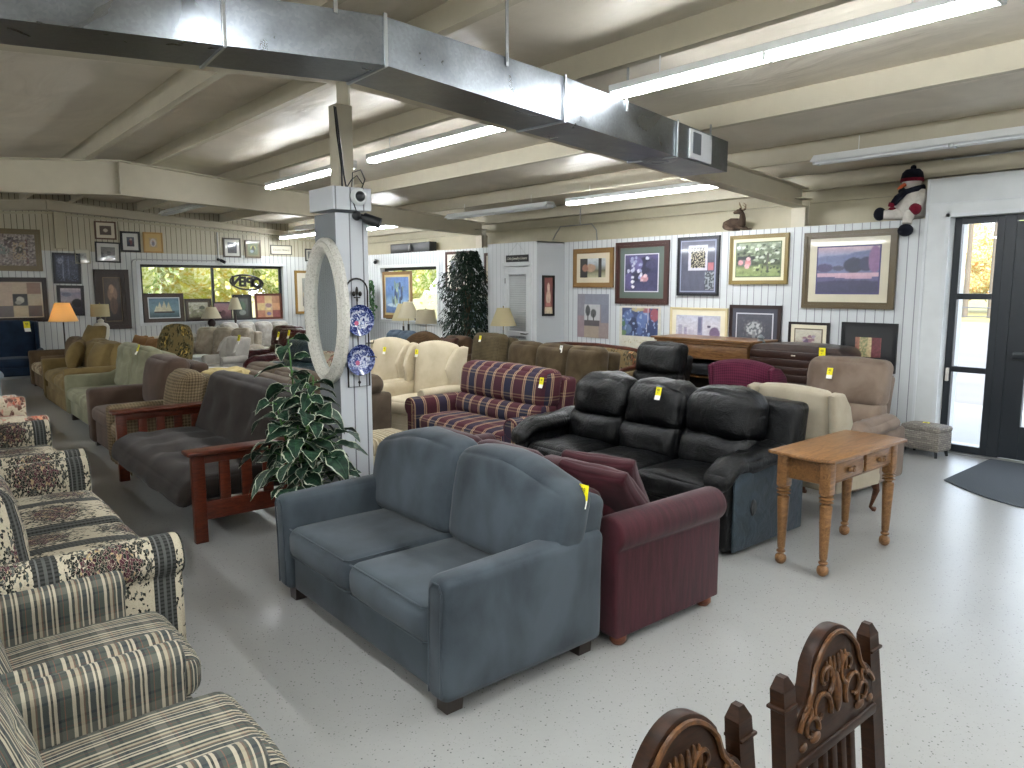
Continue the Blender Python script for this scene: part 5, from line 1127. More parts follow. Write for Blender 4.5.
# ------------------------------------------------------------------ lamps
def shade_mat(c):
    g = G('lamp_shade_cloth'); t = g.t; d = g.n('BsdfDiffuse'); d.inputs[0].default_value = c4(c); tr = g.n('BsdfTranslucent'); tr.inputs[0].default_value = c4(c)
    m = g.n('MixShader'); m.inputs[0].default_value = .5; t.links.new(d.outputs[0], m.inputs[1]); t.links.new(tr.outputs[0], m.inputs[2]); t.links.new(m.outputs[0], t.nodes['Material Output'].inputs[0]); return g.m
M_shw = shade_mat('d8d0b8'); M_shy = shade_mat('d6cba6'); M_shg = shade_mat('e8cf9c')
def lamp(label, loc, prof, mb, r0, r1, h0, h1, ms, cat='table lamp', name='table_lamp', group=None, square=False):
    t = thing(name, label, cat, loc, .4, group)
    MB().lathe(prof, 20).build('base', mb, t)
    MB().tube([(0, 0, prof[-1][1]-.01), (0, 0, h1+.015)], .006, 8).build('stem', plain('8a7a50', .3, .8), t)
    n = 28 if not square else 4
    MB().lathe([(r0, h0), (r1, h1), (r1-.004, h1), (r0-.004, h0), (r0, h0)], n).build('lamp_shade', ms, t, smooth=not square)
    MB().sphere((0, 0, h1+.02), .012, 8, 6).build('finial', plain('8a7a50', .3, .8), t)
    return t
GI = [(.0, 0), (.07, 0), (.07, .02), (.03, .04), (.05, .09), (.085, .16), (.08, .22), (.03, .27), (.02, .3)]
def end_table(label, x, y, h, m, s=.5):
    t = thing('end_table', label, 'table', (x, y, 0))
    MB().box((0, 0, h-.015), (s, s, .03)).build('tabletop', m, t); MB().box((0, 0, h-.07), (s-.06, s-.06, .08)).build('apron', m, t)
    for sx in (-1, 1):
        for sy in (-1, 1): MB().tube([(sx*(s/2-.05), sy*(s/2-.05), h-.03), (sx*(s/2-.04), sy*(s/2-.04), 0)], [.024, .014], 8).build('leg', m, t)
    return t
M_wd = wood('5a3522', '341b10')
end_table('dark wooden end table under the cream pleated lamp by the closet', 7.5, 9.15, .62, M_wd, .45)
lamp('cream bell shaded lamp with a thin grey stem beside the louvred closet', (7.5, 9.15, .62), [(.0, 0), (.08, 0), (.08, .015), (.015, .03), (.012, .45)], plain('9a9c9a', .3, .6), .21, .10, .52, .80, M_shy)
end_table('small wooden end table carrying the yellow shaded lamp', 8.12, 13.15, .55, M_wd, .4)
lamp('beige drum shaded table lamp in front of the ficus tree', (7.95, 12.05, .60), [(.0, 0), (.07, 0), (.09, .1), (.06, .26), (.02, .32)], plain('7d8a8c', .3), .21, .17, .45, .72, M_shw)
end_table('low dark end table below the drum shaded lamp', 7.95, 12.05, .60, M_wd, .4)
lamp('white bell shaded lamp with a dark stem below the blue framed picture', (7.9, 12.6, .62), [(.0, 0), (.07, 0), (.05, .04), (.02, .1), (.02, .4)], plain('1e1c1c', .4), .22, .09, .52, .84, M_shw)
lamp('yellow bell shaded lamp right in front of the blue framed picture', (8.12, 13.15, .55), [(.0, 0), (.07, 0), (.05, .04), (.02, .1), (.02, .4)], plain('2a2422', .4), .24, .1, .52, .86, M_shy)
end_table('small dark end table carrying the white bell shaded lamp', 7.9, 12.6, .62, M_wd, .36)
end_table('long sill height table under the gable window lamps', 5.40, 16.62, .80, M_wd, .4); end_table('second table under the taller gable window lamp', 5.93, 16.62, .84, M_wd, .4)
lamp('shorter table lamp with a dark urn base and cream shade below the long window', (5.40, 16.6, .80), GI, plain('2a1c18', .3), .21, .10, .28, .52, M_shw)
lamp('taller slim table lamp with a dark stem and cream shade below the OPEN sign', (5.92, 16.6, .84), [(.0, 0), (.06, 0), (.05, .02), (.012, .05), (.03, .2), (.012, .34), (.012, .44)], plain('2a1c18', .3), .15, .07, .42, .68, M_shw)
end_table('pale end table under the white ceramic lamp', 3.12, 15.9, .70, plain('cfcbc0', .5), .5)
lamp('white ceramic urn lamp with a cream drum shade beside the tall carved frame', (3.1, 15.85, .70), [(.0, 0), (.10, 0), (.10, .02), (.085, .04), (.13, .12), (.145, .30), (.12, .36), (.05, .39), (.06, .43), (.02, .46)], plain('c9c4b4', .4), .165, .155, .50, .73, M_shy)
t = thing('floor_lamp', 'lit floor lamp with a tapered amber shade beside the navy wing chair', 'floor lamp', (2.47, 15.75, 0))
MB().lathe([(.0, 0), (.14, 0), (.14, .02), (.02, .04)], 20).build('base', plain('2a2622', .4, .5), t); MB().tube([(0, 0, .02), (0, 0, 1.3)], .012, 8).build('pole', plain('2a2622', .4, .5), t)
MB().lathe([(.245, 1.13), (.12, 1.47), (.116, 1.47), (.241, 1.13)], 28).build('lamp_shade', M_shg, t); MB().sphere((0, 0, 1.3), .03, 10, 8).build('bulb', G('bulb').out('ffffff', .3, emit=(1, .74, .45), es=130), t)
# ------------------------------------------------------------------ column dressing
t = thing('wall_mirror', 'tall oval mirror in a whitewashed beaded frame hanging on the side of the white column', 'mirror', (2.34, 4.755, 1.59), -PI/2)
n = 56; b = MB(); vs = []; fs = []
prf = [(-.105, 0), (-.105, -.025), (-.085, -.05), (-.06, -.06), (-.035, -.045), (-.02, -.05), (0, -.03), (0, 0)]
for k in range(n):
    a = 2*PI*k/n; ca, sa = math.cos(a), math.sin(a); nx_, nz_ = ca/.31, sa/.505; l = math.hypot(nx_, nz_); nx_, nz_ = nx_/l, nz_/l
    for (e, d) in prf: vs.append((.305*ca+nx_*e, d, .50*sa+nz_*e))
m = len(prf)
for k in range(n):
    for j in range(m-1): fs.append([k*m+j, ((k+1) % n)*m+j, ((k+1) % n)*m+j+1, k*m+j+1])
gw = G('whitewashed_wood'); v = gw.uv((30, 30, 30), 'Object'); M_ww = gw.out(gw.ramp(gw.noise(3, v, 4, .6), [(.3, 'a8a498'), (.5, 'd2cfc6')]), .6)
b.add(vs, fs).build('frame', M_ww, t)
b = MB()
for k in range(110):
    a = 2*PI*k/110; b.sphere((.290*math.cos(a), -.034, .485*math.sin(a)), .009, 6, 4)
b.build('beading', M_ww, t, kind='stuff')
b = MB(); b.add([(0, -.015, 0)]+[(.21*math.cos(2*PI*k/n), -.015, .405*math.sin(2*PI*k/n)) for k in range(n)], [[0, 1+k, 1+(k+1) % n] for k in range(n)]); b.build('mirror_glass', G('mirror').out('e6eaea', .02, 1), t, smooth=False)
M_iron = plain('2a2724', .45, .6)
t = thing('plate_rack', 'black iron arched wall rack with a fleur de lis on the white column', 'plate rack', (2.478, 4.618, 1.07), 0)
b = MB(); b.tube([(-.082, -.012, 0), (-.082, -.012, .66)]+[(-.082*math.cos(PI*k/10), -.012, .66+.085*math.sin(PI*k/10)) for k in range(1, 10)]+[(.082, -.012, .66), (.082, -.012, 0)], .006, 6, closed=True)
b.build('arch', M_iron, t); b = MB(); b.tube([(0, -.012, .0), (0, -.012, .66)], .004, 6); b.build('spine', M_iron, t)
b = MB(); b.sphere((0, -.014, .66), .016, 8, 6, (.7, .5, 1.9)); b.sphere((-.024, -.014, .64), .012, 8, 6, (1.2, .5, 1.5)); b.sphere((.024, -.014, .64), .012, 8, 6, (1.2, .5, 1.5)); b.box((0, -.014, .615), (.05, .008, .008)); b.sphere((0, -.014, .60), .01, 8, 6, (.8, .5, 1.6)); b.build('finial', M_iron, t)
MB().sphere((0, -.016, .03), .011, 8, 6).build('knob', M_iron, t)
for s_ in (-1, 1): MB().tube([(.05, -.03, .21), (.10, -.05, .205), (.12, -.05, .20)] if s_ > 0 else [(.05, -.03, .30), (.10, -.045, .30), (.105, -.045, .32)], .004, 6).build('hook', M_iron, t)
g = G('blue_white_plate'); tc = g.uv(src='Object'); sx = g.n('SeparateXYZ', {0: tc}); r = g.math('SQRT', g.math('ADD', g.math('MULTIPLY', sx.outputs[0], sx.outputs[0]), g.math('MULTIPLY', sx.outputs[2], sx.outputs[2])))
nn = g.noise(34, tc, 4, 1.2, .6); rim = g.math('GREATER_THAN', r, .072)
cen = g.ramp(nn, [(.42, '1f2c66'), (.47, '5a6aa0'), (.52, 'cfd4e0')]); rm = g.ramp(g.noise(60, tc, 2, 1), [(.5, '1c2a62'), (.62, '8a96c0')])
bl = g.math('LESS_THAN', g.n('VectorMath', {0: tc, 1: (-.02, -.02, -.02)}, operation='DISTANCE').outputs['Value'], .017)
M_plate = g.out(g.mix(bl, g.mix(rim, cen, rm), 'a85070'), .12, coat=.5)
def plate(z, label):
    t = MB().lathe([(.0, -.016), (.06, -.016), (.072, -.022), (.106, -.034), (.108, -.032), (.075, -.014), (.05, -.008), (0, -.008)], 36, 'y').build('decorative_plate', M_plate)
    t.rotation_euler = (0, 0, 0); return tag(t, label, 'plate', 'blue and white plates on the iron rack', (2.478, 4.60, z))
plate(1.53, 'blue and white patterned plate, upper one on the iron rack'); plate(1.257, 'blue and white patterned plate, lower one on the iron rack')
def camera_obj(label, loc, rz, rx, kind):
    t = thing('security_camera', label, 'security camera', loc, rz)
    if kind == 'dome':
        MB().lathe([(.0, 0), (.055, 0), (.06, -.02), (.045, -.035)], 20, 'y').build('mount', plain('d6d8d8', .4), t); MB().sphere((0, -.03, 0), .036, 16, 10).build('eyeball', M_black, t)
    else:
        MB().sphere((0, -.02, 0), .032, 14, 10).build('mount', M_black, t); o = MB().tube([(0, 0, 0), (0, -.03, 0), (0, -.031, 0), (0, -.15, 0)], [.018, .02, .034, .036], 14).build('barrel', M_black, t)
        o.location = (.02, -.02, 0); o.rotation_euler = (rx, 0, .9)
    return t
camera_obj('black eyed white dome security camera on the column cap', (2.50, 4.597, 2.36), 0, 0, 'dome')
camera_obj('black bullet security camera below the column cap', (2.49, 4.62, 2.235), 0, .35, 'bullet')
camera_obj('black bullet security camera beside the east window, seen past the column', (8.44, 14.75, 2.33), -PI/2, .3, 'bullet')
camera_obj('small black security camera on the conduit above the long window', (5.74, YN, 2.36), 0, .5, 'bullet')
b = MB(); b.tube([(2.40, 4.70, 2.95), (2.395, 4.66, 2.75), (2.41, 4.64, 2.55), (2.40, 4.62, 2.42)], .006, 6); b.tube([(2.415, 4.71, 2.95), (2.41, 4.65, 2.7), (2.425, 4.64, 2.5), (2.43, 4.62, 2.42)], .006, 6)
b.tube([(2.46, 4.60, 2.42), (2.48, 4.62, 2.52), (2.53, 4.60, 2.54), (2.56, 4.60, 2.48), (2.53, 4.59, 2.42), (2.47, 4.588, 2.38), (2.46, 4.589, 2.33), (2.49, 4.60, 2.26)], .004, 6); b.tube([(2.43, 4.61, 2.42), (2.46, 4.6, 2.47), (2.5, 4.6, 2.50), (2.54, 4.6, 2.45)], .004, 6)
tag(b.build('camera_cable', M_black), 'loose black cables running down the steel post to the cameras', 'cable')
# loudspeakers, conduit, switch
t = thing('loudspeaker', 'long black loudspeaker bar made of two angled boxes above the east window', 'loudspeaker', (8.62, 13.5, 2.462), -PI/2)
for k, (x_, a_) in enumerate(((-.38, .05), (.38, -.05))): o = MB().rbox((0, 0, .1), (.76, .18, .2), r=.01, n=1, k=2).build('cabinet', M_black, t); o.location = (x_, 0, 0); o.rotation_euler = (0, 0, a_)
MB().box((0, -.10, .1), (.1, .01, .12)).build('badge_plate', plain('3a3c3e', .4), t)
b = MB(); b.tube([(5.74, YN-.02, 2.95), (5.74, YN-.02, 2.36)], .013, 8); b.tube([(5.70, YN-.02, 2.36), (5.68, YN-.02, 2.33), (4.05, YN-.02, 2.33), (3.99, YN-.02, 2.30), (3.97, YN-.02, 2.24), (3.97, YN-.02, .7)], .012, 8)
tag(b.build('conduit', plain('a9abaa', .4, .4)), 'grey electrical conduit bent around the long gable window', 'conduit')
b = MB(); b.tube([(8.42, 9.0, 2.5), (8.5, 9.0, 2.62), (8.5, 8.9, 2.72), (8.5, 8.2, 2.72), (8.5, 8.1, 2.62), (8.5, 8.08, 2.46)], .01, 6); b.tube([(8.5, 8.45, 2.72), (8.5, 8.45, 3.0)], .012, 6)
tag(b.build('conduit', plain('8a8a86', .4, .4)), 'bent conduit above the closet roof', 'conduit')
t = thing('light_switch', 'white light switch plate on the wall beside the closet door', 'light switch', (XP, 10.12, 1.12), -PI/2)
MB().rbox((0, -.004, .06), (.075, .008, .12), r=.003, n=1, k=1).build('plate', M_white, t); MB().box((0, -.012, .06), (.012, .012, .028)).build('toggle', M_white, t)
# ------------------------------------------------------------------ tables and case goods
M_oak = wood('85603c', '573a20', .35, (2.5, 18, 18), .35); M_oakd = wood('72502f', '4a3119', .35, (2.5, 18, 18), .25)
t = thing('console_table', 'oak console table with two drawers and turned legs in front of the cream wing chair', 'table', (4.68, 2.255, 0))
pts = [(-.50, -.215), (.50, -.215)]+[(.50+.025*math.sin(PI*k/8), -.215+.43*k/8) for k in range(1, 8)]+[(.50, .215), (-.50, .215)]+[(-.50-.025*math.sin(PI*k/8), .215-.43*k/8) for k in range(1, 8)]
MB().prism(pts, .718, .742, 'xy', .008, 2).build('tabletop', M_oak, t)
MB().box((0, .155, .64), (.80, .02, .15)).build('apron', M_oakd, t)
for sx in (-1, 1): MB().box((sx*.42, 0, .64), (.02, .28, .15)).build('apron', M_oakd, t)
MB().box((0, -.14, .573), (.80, .02, .016)).build('rail', M_oakd, t); MB().box((0, -.14, .708), (.80, .02, .016)).build('rail', M_oakd, t); MB().box((0, -.14, .64), (.03, .02, .15)).build('rail', M_oakd, t)
for sx in (-1, 1):
    d = MB().rbox((sx*.205, -.155, .64), (.36, .02, .11), r=.006, n=1, k=2).build('drawer', M_oak, t)
    MB().lathe([(.0, -.20), (.012, -.202), (.018, -.192), (.012, -.18), (.01, -.164)], 12, 'y', (sx*.205, 0, .64), 1).build('knob', M_oakd, d)
    MB().rbox((sx*.205, -.182, .64), (.085, .026, .032), r=.012, n=2, k=3, fn=lambda X, Y, Z: (X, Y, Z-.006*math.cos(X*60))).build('pull', M_oakd, d)
PL = [(.0, 0), (.018, 0), (.032, .015), (.036, .035), (.032, .055), (.016, .068), (.028, .078), (.028, .086), (.018, .094), (.024, .11), (.032, .30), (.037, .42), (.037, .44), (.024, .448), (.024, .455), (.043, .463), (.026, .475), (.045, .485), (.027, .496), (.041, .506), (.03, .515)]
for sx in (-1, 1):
    for sy in (-1, 1):
        o = MB().lathe(PL, 18).build('leg', M_oak, t); o.location = (sx*.425, sy*.14, 0)
        MB().rbox((sx*.425, sy*.14, .615), (.068, .068, .206), r=.004, n=1, k=1).build('leg_block', M_oak, t)
# wicker ottoman
g = G('wicker_weave'); u = g.uv((1, 1, 1)); sx_ = g.n('SeparateXYZ', {0: u}); br = g.n('TexBrick', {0: g.uv((15, 15, 15)), 'Color1': c4('77716a'), 'Color2': c4('958e83'), 'Mortar': c4('4a4541'), 'Scale': 1.0, 'Mortar Size': .04, 'Mortar Smooth': .6, 'Brick Width': .8, 'Row Height': .32})
g.bump(br.outputs['Fac'], .8, .01); M_wick = g.out(br.outputs['Color'], .7)
t = thing('wicker_ottoman', 'small grey woven wicker footstool with short legs beside the entrance', 'footstool', (8.25, 3.07, 0), -PI/2-.12)
MB().rbox((0, 0, .165), (.40, .27, .20), r=.02, n=(6, 4, 3), k=2).build('body', M_wick, t)
MB().rbox((0, 0, .29), (.41, .28, .06), r=.025, n=(6, 4, 1), k=3, puff=(0, 0, .015)).build('lid', M_wick, t)
for sx in (-1, 1):
    for sy in (-1, 1): MB().tube([(sx*.16, sy*.10, .07), (sx*.17, sy*.11, 0)], [.02, .014], 8).build('leg', M_black, t)
price_tag((8.20, 3.08, .322), -PI/2, 'yellow price tag lying on the wicker footstool', -1.35, sc=1.3)
b = MB().rbox((0, 0, .17), (.42, .2, .34), r=.02, n=2).build('storage_box', plain('2a3844', .6)); tag(b, 'dark blue storage box tucked behind the tan recliner near the footstool', 'box', None, (8.22, 3.62, 0), PI/2)
# oak mantel with shelf
t = thing('fireplace_mantel', 'oak mantel cabinet with a moulded crown behind the black recliner', 'mantel', (8.12, 5.68, 0), -PI/2)
for (w_, d_, z0, z1) in ((1.54, .60, 1.075, 1.10), (1.46, .54, 1.05, 1.075), (1.40, .50, 1.02, 1.05)): MB().rbox((0, .02, (z0+z1)/2), (w_, d_, z1-z0), r=.008, n=1, k=2).build('crown', M_oak, t)
MB().box((0, .02, .93), (1.32, .44, .18)).build('header', M_oak, t)
for sx in (-1, 1): MB().box((sx*.585, .02, .42), (.15, .44, .84)).build('side_post', M_oakd, t)
MB().box((0, .06, .60), (1.02, .36, .03)).build('shelf', M_oakd, t); MB().box((0, .20, .42), (1.02, .02, .84)).build('back_panel', plain('171412', .6), t); MB().box((0, .0, .05), (1.30, .42, .1)).build('plinth', M_oakd, t)
MB().rbox((0, -.02, .70), (.9, .3, .14), r=.01, n=1).build('insert', plain('1c1d1f', .4), t)
M_dkw = wood('4a2b1e', '2a160f', .35, (18, 18, 3), .3)
M_dkw = wood('35211a', '1c110c', .35, (3, 3, 40), .3)
t = thing('dark_chest', 'dark brown grooved wooden chest with a gently arched top and a yellow tag', 'chest', (8.02, 4.35, 0), -PI/2)
out = [(-.56, 0), (.56, 0), (.56, 1.0)]+[(.44+.12*math.cos(PI/2*k/6), 1.0+.09*math.sin(PI/2*k/6)) for k in range(1, 7)]+[(.2, 1.105), (-.2, 1.105)]+[(-.44-.12*math.sin(PI/2*k/6), 1.0+.09*math.cos(PI/2*k/6)) for k in range(0, 7)]
MB().prism(out, -.22, .22, 'xz', .012).build('body', M_dkw, t, ang=25)
for k in range(11): MB().rbox((0, -.22, .10+.088*k), (1.09, .018, .080), r=.005, n=1, k=2).build('drawer_front', M_dkw, t)
MB().box((.0, -.232, .98), (.05, .006, .014)).build('label_plate', plain('d8d2c2', .5), t)
price_tag((7.785, 4.01, 1.0), -PI/2, 'yellow price tag on the dark grooved chest', 0, sc=1.5)
t = thing('figurine', 'grey pottery jar figurine between the oak mantel and the dark chest', 'figurine', (8.1, 4.955, 0), 0)
MB().lathe([(0, 0), (.035, 0), (.03, .9), (.035, .92)], 10).build('stand', plain('2a2624', .5), t)
MB().lathe([(0, .92), (.05, .92), (.055, .96), (.035, 1.0), (.05, 1.04), (.055, 1.09), (.03, 1.12), (.045, 1.14), (.02, 1.17), (0, 1.175)], 16).build('jar', plain('6f7678', .4), t)
# white nightstand, white round table, grey table behind the futon row
t = thing('nightstand', 'white boxy nightstand beside the white tufted chair', 'nightstand', (4.02, 13.15, 0), FX+.1)
MB().rbox((0, 0, .3), (.42, .38, .52), r=.01, n=1).build('body', M_white, t); MB().rbox((0, 0, .575), (.46, .42, .03), r=.008, n=1).build('tabletop', M_white, t)
for z in (.42, .22):
    d = MB().rbox((0, -.195, z), (.36, .02, .16), r=.006, n=1).build('drawer', M_white, t); MB().sphere((0, -.215, z), .015, 8, 6).build('knob', plain('9a9a96', .3, 1), d)
for sx in (-1, 1):
    for sy in (-1, 1): MB().box((sx*.18, sy*.16, .03), (.04, .04, .06)).build('foot', M_white, t)
t = thing('round_table', 'low round white table in front of the nightstand', 'table', (3.72, 11.75, 0)); MB().lathe([(0, .47), (.33, .47), (.34, .485), (.33, .50), (0, .50)], 32).build('tabletop', M_white, t); MB().lathe([(0, 0), (.2, 0), (.2, .03), (.04, .06), (.04, .47)], 20).build('pedestal', M_white, t)
t = thing('coffee_table', 'low dark coffee table with a glass look top behind the brown sofa', 'table', (3.45, 10.9, 0)); MB().rbox((0, 0, .49), (.6, 1.0, .03), r=.01, n=1).build('tabletop', plain('4a5258', .15), t)
for sx in (-1, 1):
    for sy in (-1, 1): MB().box((sx*.26, sy*.45, .24), (.04, .04, .48)).build('leg', plain('2c2a28', .5), t)
t = thing('console_table', 'long pale console table along the wall under the window sill', 'table', (4.55, 16.55, 0)); MB().box((0, 0, .72), (1.1, .4, .04)).build('tabletop', plain('b9b5aa', .5), t); MB().box((0, .05, .36), (1.0, .28, .68)).build('body', plain('8f8a7c', .5), t)
o = MB().rbox((0, 0, .05), (.3, .2, .1), r=.03, n=3, wr=.01).build('folded_cloth', fabric('4a5058')); tag(o, 'folded dark grey cloth on the long pale console table', 'cloth', None, (4.75, 16.5, .742), .2)
# ------------------------------------------------------------------ plants
def leafmat(name, c, c2, edge=None):
    g = G(name); sx = g.n('SeparateXYZ', {0: g.uv()}); a = g.math('ABSOLUTE', sx.outputs[0]); n = g.noise(24, g.uv(src='Object'), 2)
    base = g.ramp(n, [(.35, c), (.65, c2)])
    mid = g.math('LESS_THAN', a, .05); base = g.mix(g.math('MULTIPLY', mid, .5), base, tuple(x*1.8 for x in col(c2)))
    if edge: base = g.mix(g.math('GREATER_THAN', g.math('ADD', a, g.math('MULTIPLY_ADD', n, .3, -.15)), .86), base, edge)
    g.bump(g.math('SINE', g.math('MULTIPLY', sx.outputs[1], 40)), .2, .004)
    return g.out(base, .48, spec=.22)
def leaf(b, p, d, L, W, droop, q_, seg=6, ac=4, cup=.18):
    d = d.normalized(); side = d.cross(Vector((0, 0, 1)));
    side = side.normalized() if side.length > 1e-3 else Vector((1, 0, 0)); up = side.cross(d).normalized()
    tw = q_.uniform(-.6, .6); side, up = side*math.cos(tw)+up*math.sin(tw), up*math.cos(tw)-side*math.sin(tw)
    vs = []; uvs = []; fs = []
    for i in range(seg+1):
        t = i/seg; c = p+d*L*t*(1-.25*droop*t)+Vector((0, 0, -1))*L*droop*t*t*.8
        w = W*(math.sin(PI*min(1, t*.92+.06)**.8))*(1+.08*math.sin(t*17+tw*9)) if i < seg else 0
        for j in range(ac+1):
            s = -1+2*j/ac; vs.append(c+side*w*s+up*(abs(s)*w*cup+.006*math.sin(s*6+t*12)))
    for i in range(seg):
        for j in range(ac):
            fs.append([i*(ac+1)+j, i*(ac+1)+j+1, (i+1)*(ac+1)+j+1, (i+1)*(ac+1)+j])
            s0, s1 = -1+2*j/ac, -1+2*(j+1)/ac; t0, t1 = i/seg, (i+1)/seg; uvs.append([(s0, t0), (s1, t0), (s1, t1), (s0, t1)])
    b.add(vs, fs, uvs)
def variegated():
    t = thing('variegated_plant', 'leafy artificial plant with white edged dark green leaves before the column', 'plant', (1.97, 4.40, 0))
    MB().lathe([(0, 0), (.13, 0), (.15, .1), (.17, .28), (.18, .3), (.16, .3), (.15, .27), (0, .26)], 24).build('pot', wood('5a3a24', '3a2214'), t)
    q_ = random.Random(12); b = MB(); st = MB()
    stems = []
    for k in range(9):
        a = q_.uniform(0, 2*PI); r = q_.uniform(.02, .16); h = [1.18, .95, .9, .82, .8, .75, .7, .86, .66][k]
        if k == 0: a, r = 2.5, .05
        top = Vector((math.cos(a)*r*1.6, math.sin(a)*r*1.6, h+.25))
        pts = [Vector((math.cos(a)*.03, math.sin(a)*.03, .26)), Vector((math.cos(a)*r*.7, math.sin(a)*r*.7, .26+h*.45)), top]; st.tube(pts, [.009, .007, .005], 6); stems.append(pts)
        m_ = int(12+h*9)
        for i in range(m_):
            f = lerp(.32, 1.0, i/(m_-1)); p = pts[1].lerp(pts[2], (f-.5)*2) if f > .5 else pts[0].lerp(pts[1], f*2)
            an = i*2.4+k; el = q_.uniform(-.1, .55)
            d = Vector((math.cos(an)*math.cos(el), math.sin(an)*math.cos(el), math.sin(el)))
            L = q_.uniform(.15, .225)*(1.0 if f < .9 else .75); pe = p+d*q_.uniform(.02, (.24 if f < .6 else .16) if f < .8 else .05)
            st.tube([p, pe], .003, 4); leaf(b, pe, d, L, L*.33, q_.uniform(.35, 1.0), q_, 9)
    b.build('foliage', leafmat('variegated_leaf', '16291f', '274330', 'b9bda8'), t); st.build('stems', plain('3f6a2c', .5), t)
variegated()
def ficus():
    t = thing('ficus_tree', 'tall artificial ficus tree by the east window, nearest the closet', 'plant', (7.88, 10.62, 0))
    MB().lathe([(0, 0), (.16, 0), (.2, .28), (.21, .3), (.18, .3), (.17, .26), (0, .25)], 24).build('pot', plain('4a3424', .6), t)
    st = MB(); q_ = random.Random(4); b = MB(); M_l = leafmat('ficus_leaf', '0e1a12', '1d3021')
    for k in range(4): st.tube([(.03*k-.05, .02, .2), (.05*math.sin(k*2), .06*math.cos(k*2), .8), (.04*k-.06, .0, 1.4), (.12*math.sin(k*1.7), .15*math.cos(k*1.7), 2.0)], [.022, .02, .016, .008], 6)
    for i in range(3400):
        z = q_.uniform(.62, 2.38); f = (z-.62)/1.76; R = .50*(math.sin(PI*min(1, f*.80+.12)))**.8+.04
        a = q_.uniform(0, 2*PI); r = R*math.sqrt(q_.uniform(.1, 1))*(1+.55*noise.noise(Vector((math.cos(a)*2, math.sin(a)*2, z*2.5))))
        p = Vector((math.cos(a)*r*.8, math.sin(a)*r*1.05, z)); d = Vector((math.cos(a), math.sin(a), q_.uniform(-.9, .2)))
        leaf(b, p, d, q_.uniform(.06, .10), .018, .8, q_, 3, 2, .1)
    b.build('foliage', M_l, t); st.build('trunk', plain('4a3a2a', .8), t)
    return t
ficus()
t = thing('ivy_plant', 'trailing ivy hanging at the edge of the east window, seen past the column', 'plant', (8.2, 14.75, 0)); q_ = random.Random(9); b = MB()
for i in range(420):
    z = q_.uniform(1.02, 1.9); w_ = .12+.1*math.sin((z-.9)*3.2); leaf(b, Vector((q_.uniform(-.1, .1), q_.uniform(-w_, w_), z)), Vector((q_.uniform(-1, .2), q_.uniform(-1, 1), q_.uniform(-1, .1))), .10, .035, .5, q_, 2, 2)
b.build('foliage', leafmat('ivy_leaf', '24402a', '45683c'), t); MB().tube([(.0, 0, .0), (0, .05, .6), (0, 0, 1.4), (.0, 0, 1.85)], .012, 6).build('pole', plain('4a3a2a', .8), t); MB().lathe([(0, 0), (.13, 0), (.15, .25), (0, .25)], 18).build('pot', plain('6a4a34', .6), t)
# ------------------------------------------------------------------ deer figure and snowman on the panelling ledge
M_deer = fabric('54453a', '372c24', 6)
t = thing('deer_figurine', 'brown resting deer figure with antlers on the ledge above the tall slate blue print', 'figurine', (8.60, 5.68, 2.476), 0, None)
MB().tube([(0, .20, .05), (0, .17, .075), (0, .08, .088), (0, -.02, .085), (-.005, -.075, .10), (-.01, -.09, .15), (-.012, -.085, .20), (-.02, -.07, .235), (-.045, -.04, .24), (-.065, -.01, .228), (-.072, .005, .222)], [.02, .055, .078, .075, .062, .042, .033, .034, .030, .018, .012], 14).build('body', M_deer, t)
for s_ in (-1, 1):
    MB().tube([(s_*.03, -.07, .255), (s_*.055, -.08, .275), (s_*.06, -.08, .285)], [.008, .014, .003], 8).build('ear', M_deer, t)
    b = MB(); b.tube([(s_*.012, -.075, .26), (s_*.05, -.09, .29), (s_*.07, -.08, .33), (s_*.045, -.06, .355)], [.009, .009, .007, .004], 6); b.tube([(s_*.055, -.088, .30), (s_*.04, -.05, .33)], [.007, .004], 5); b.build('antler', plain('8a765c', .6), t)
    MB().tube([(s_*.05, -.02, .05), (s_*.065, -.10, .03), (s_*.05, -.14, .012), (s_*.045, -.19, .01)], [.03, .022, .014, .012], 8).build('foreleg', M_deer, t); MB().tube([(s_*.05, .13, .06), (s_*.075, .06, .03), (s_*.07, .0, .012)], [.045, .03, .012], 8).build('hind_leg', M_deer, t)
M_ps = fabric('d3cec6', 'bcb6ae', 12, 90, .95, .4, .9); M_pk = fabric('191b24', '101119', 12, 90, .95, .2, .6); M_pr = fabric('7a1f30', '58121f', 12, 90, .95, .3, .6)
t = thing('plush_snowman', 'plush white snowman with dark hat, scarf and boots sitting on the panelling ledge', 'plush toy', (8.60, 3.50, 2.476), 0)
MB().tube([(0, -.0, .0), (0, 0, .03), (0, 0, .14), (0, .0, .24), (0, .01, .30), (0, .015, .34), (-.01, .02, .40), (-.01, .02, .46), (-.01, .02, .49)], [.09, .135, .155, .12, .085, .075, .10, .085, .04], 22).build('body', M_ps, t)
MB().lathe([(.108, .40), (.112, .44), (.10, .49), (.07, .525), (0, .535)], 20, 'z', (-.01, .02, 0)).build('hat', M_pk, t); MB().lathe([(.113, .395), (.118, .41), (.113, .43), (.105, .40)], 20, 'z', (-.01, .02, 0)).build('hat_band', M_pr, t); MB().sphere((0, .02, .545), .03, 10, 7).build('bobble', M_pk, t)
MB().tube([(-.085, .06, .365), (-.13, .09, .335), (-.155, .11, .315)], [.022, .018, .004], 10).build('nose', plain('c4623a', .8), t)
for s_ in (0, 1): MB().sphere((-.088, -.005+.055*s_, .405), .009, 8, 6).build('eye', M_black, t)
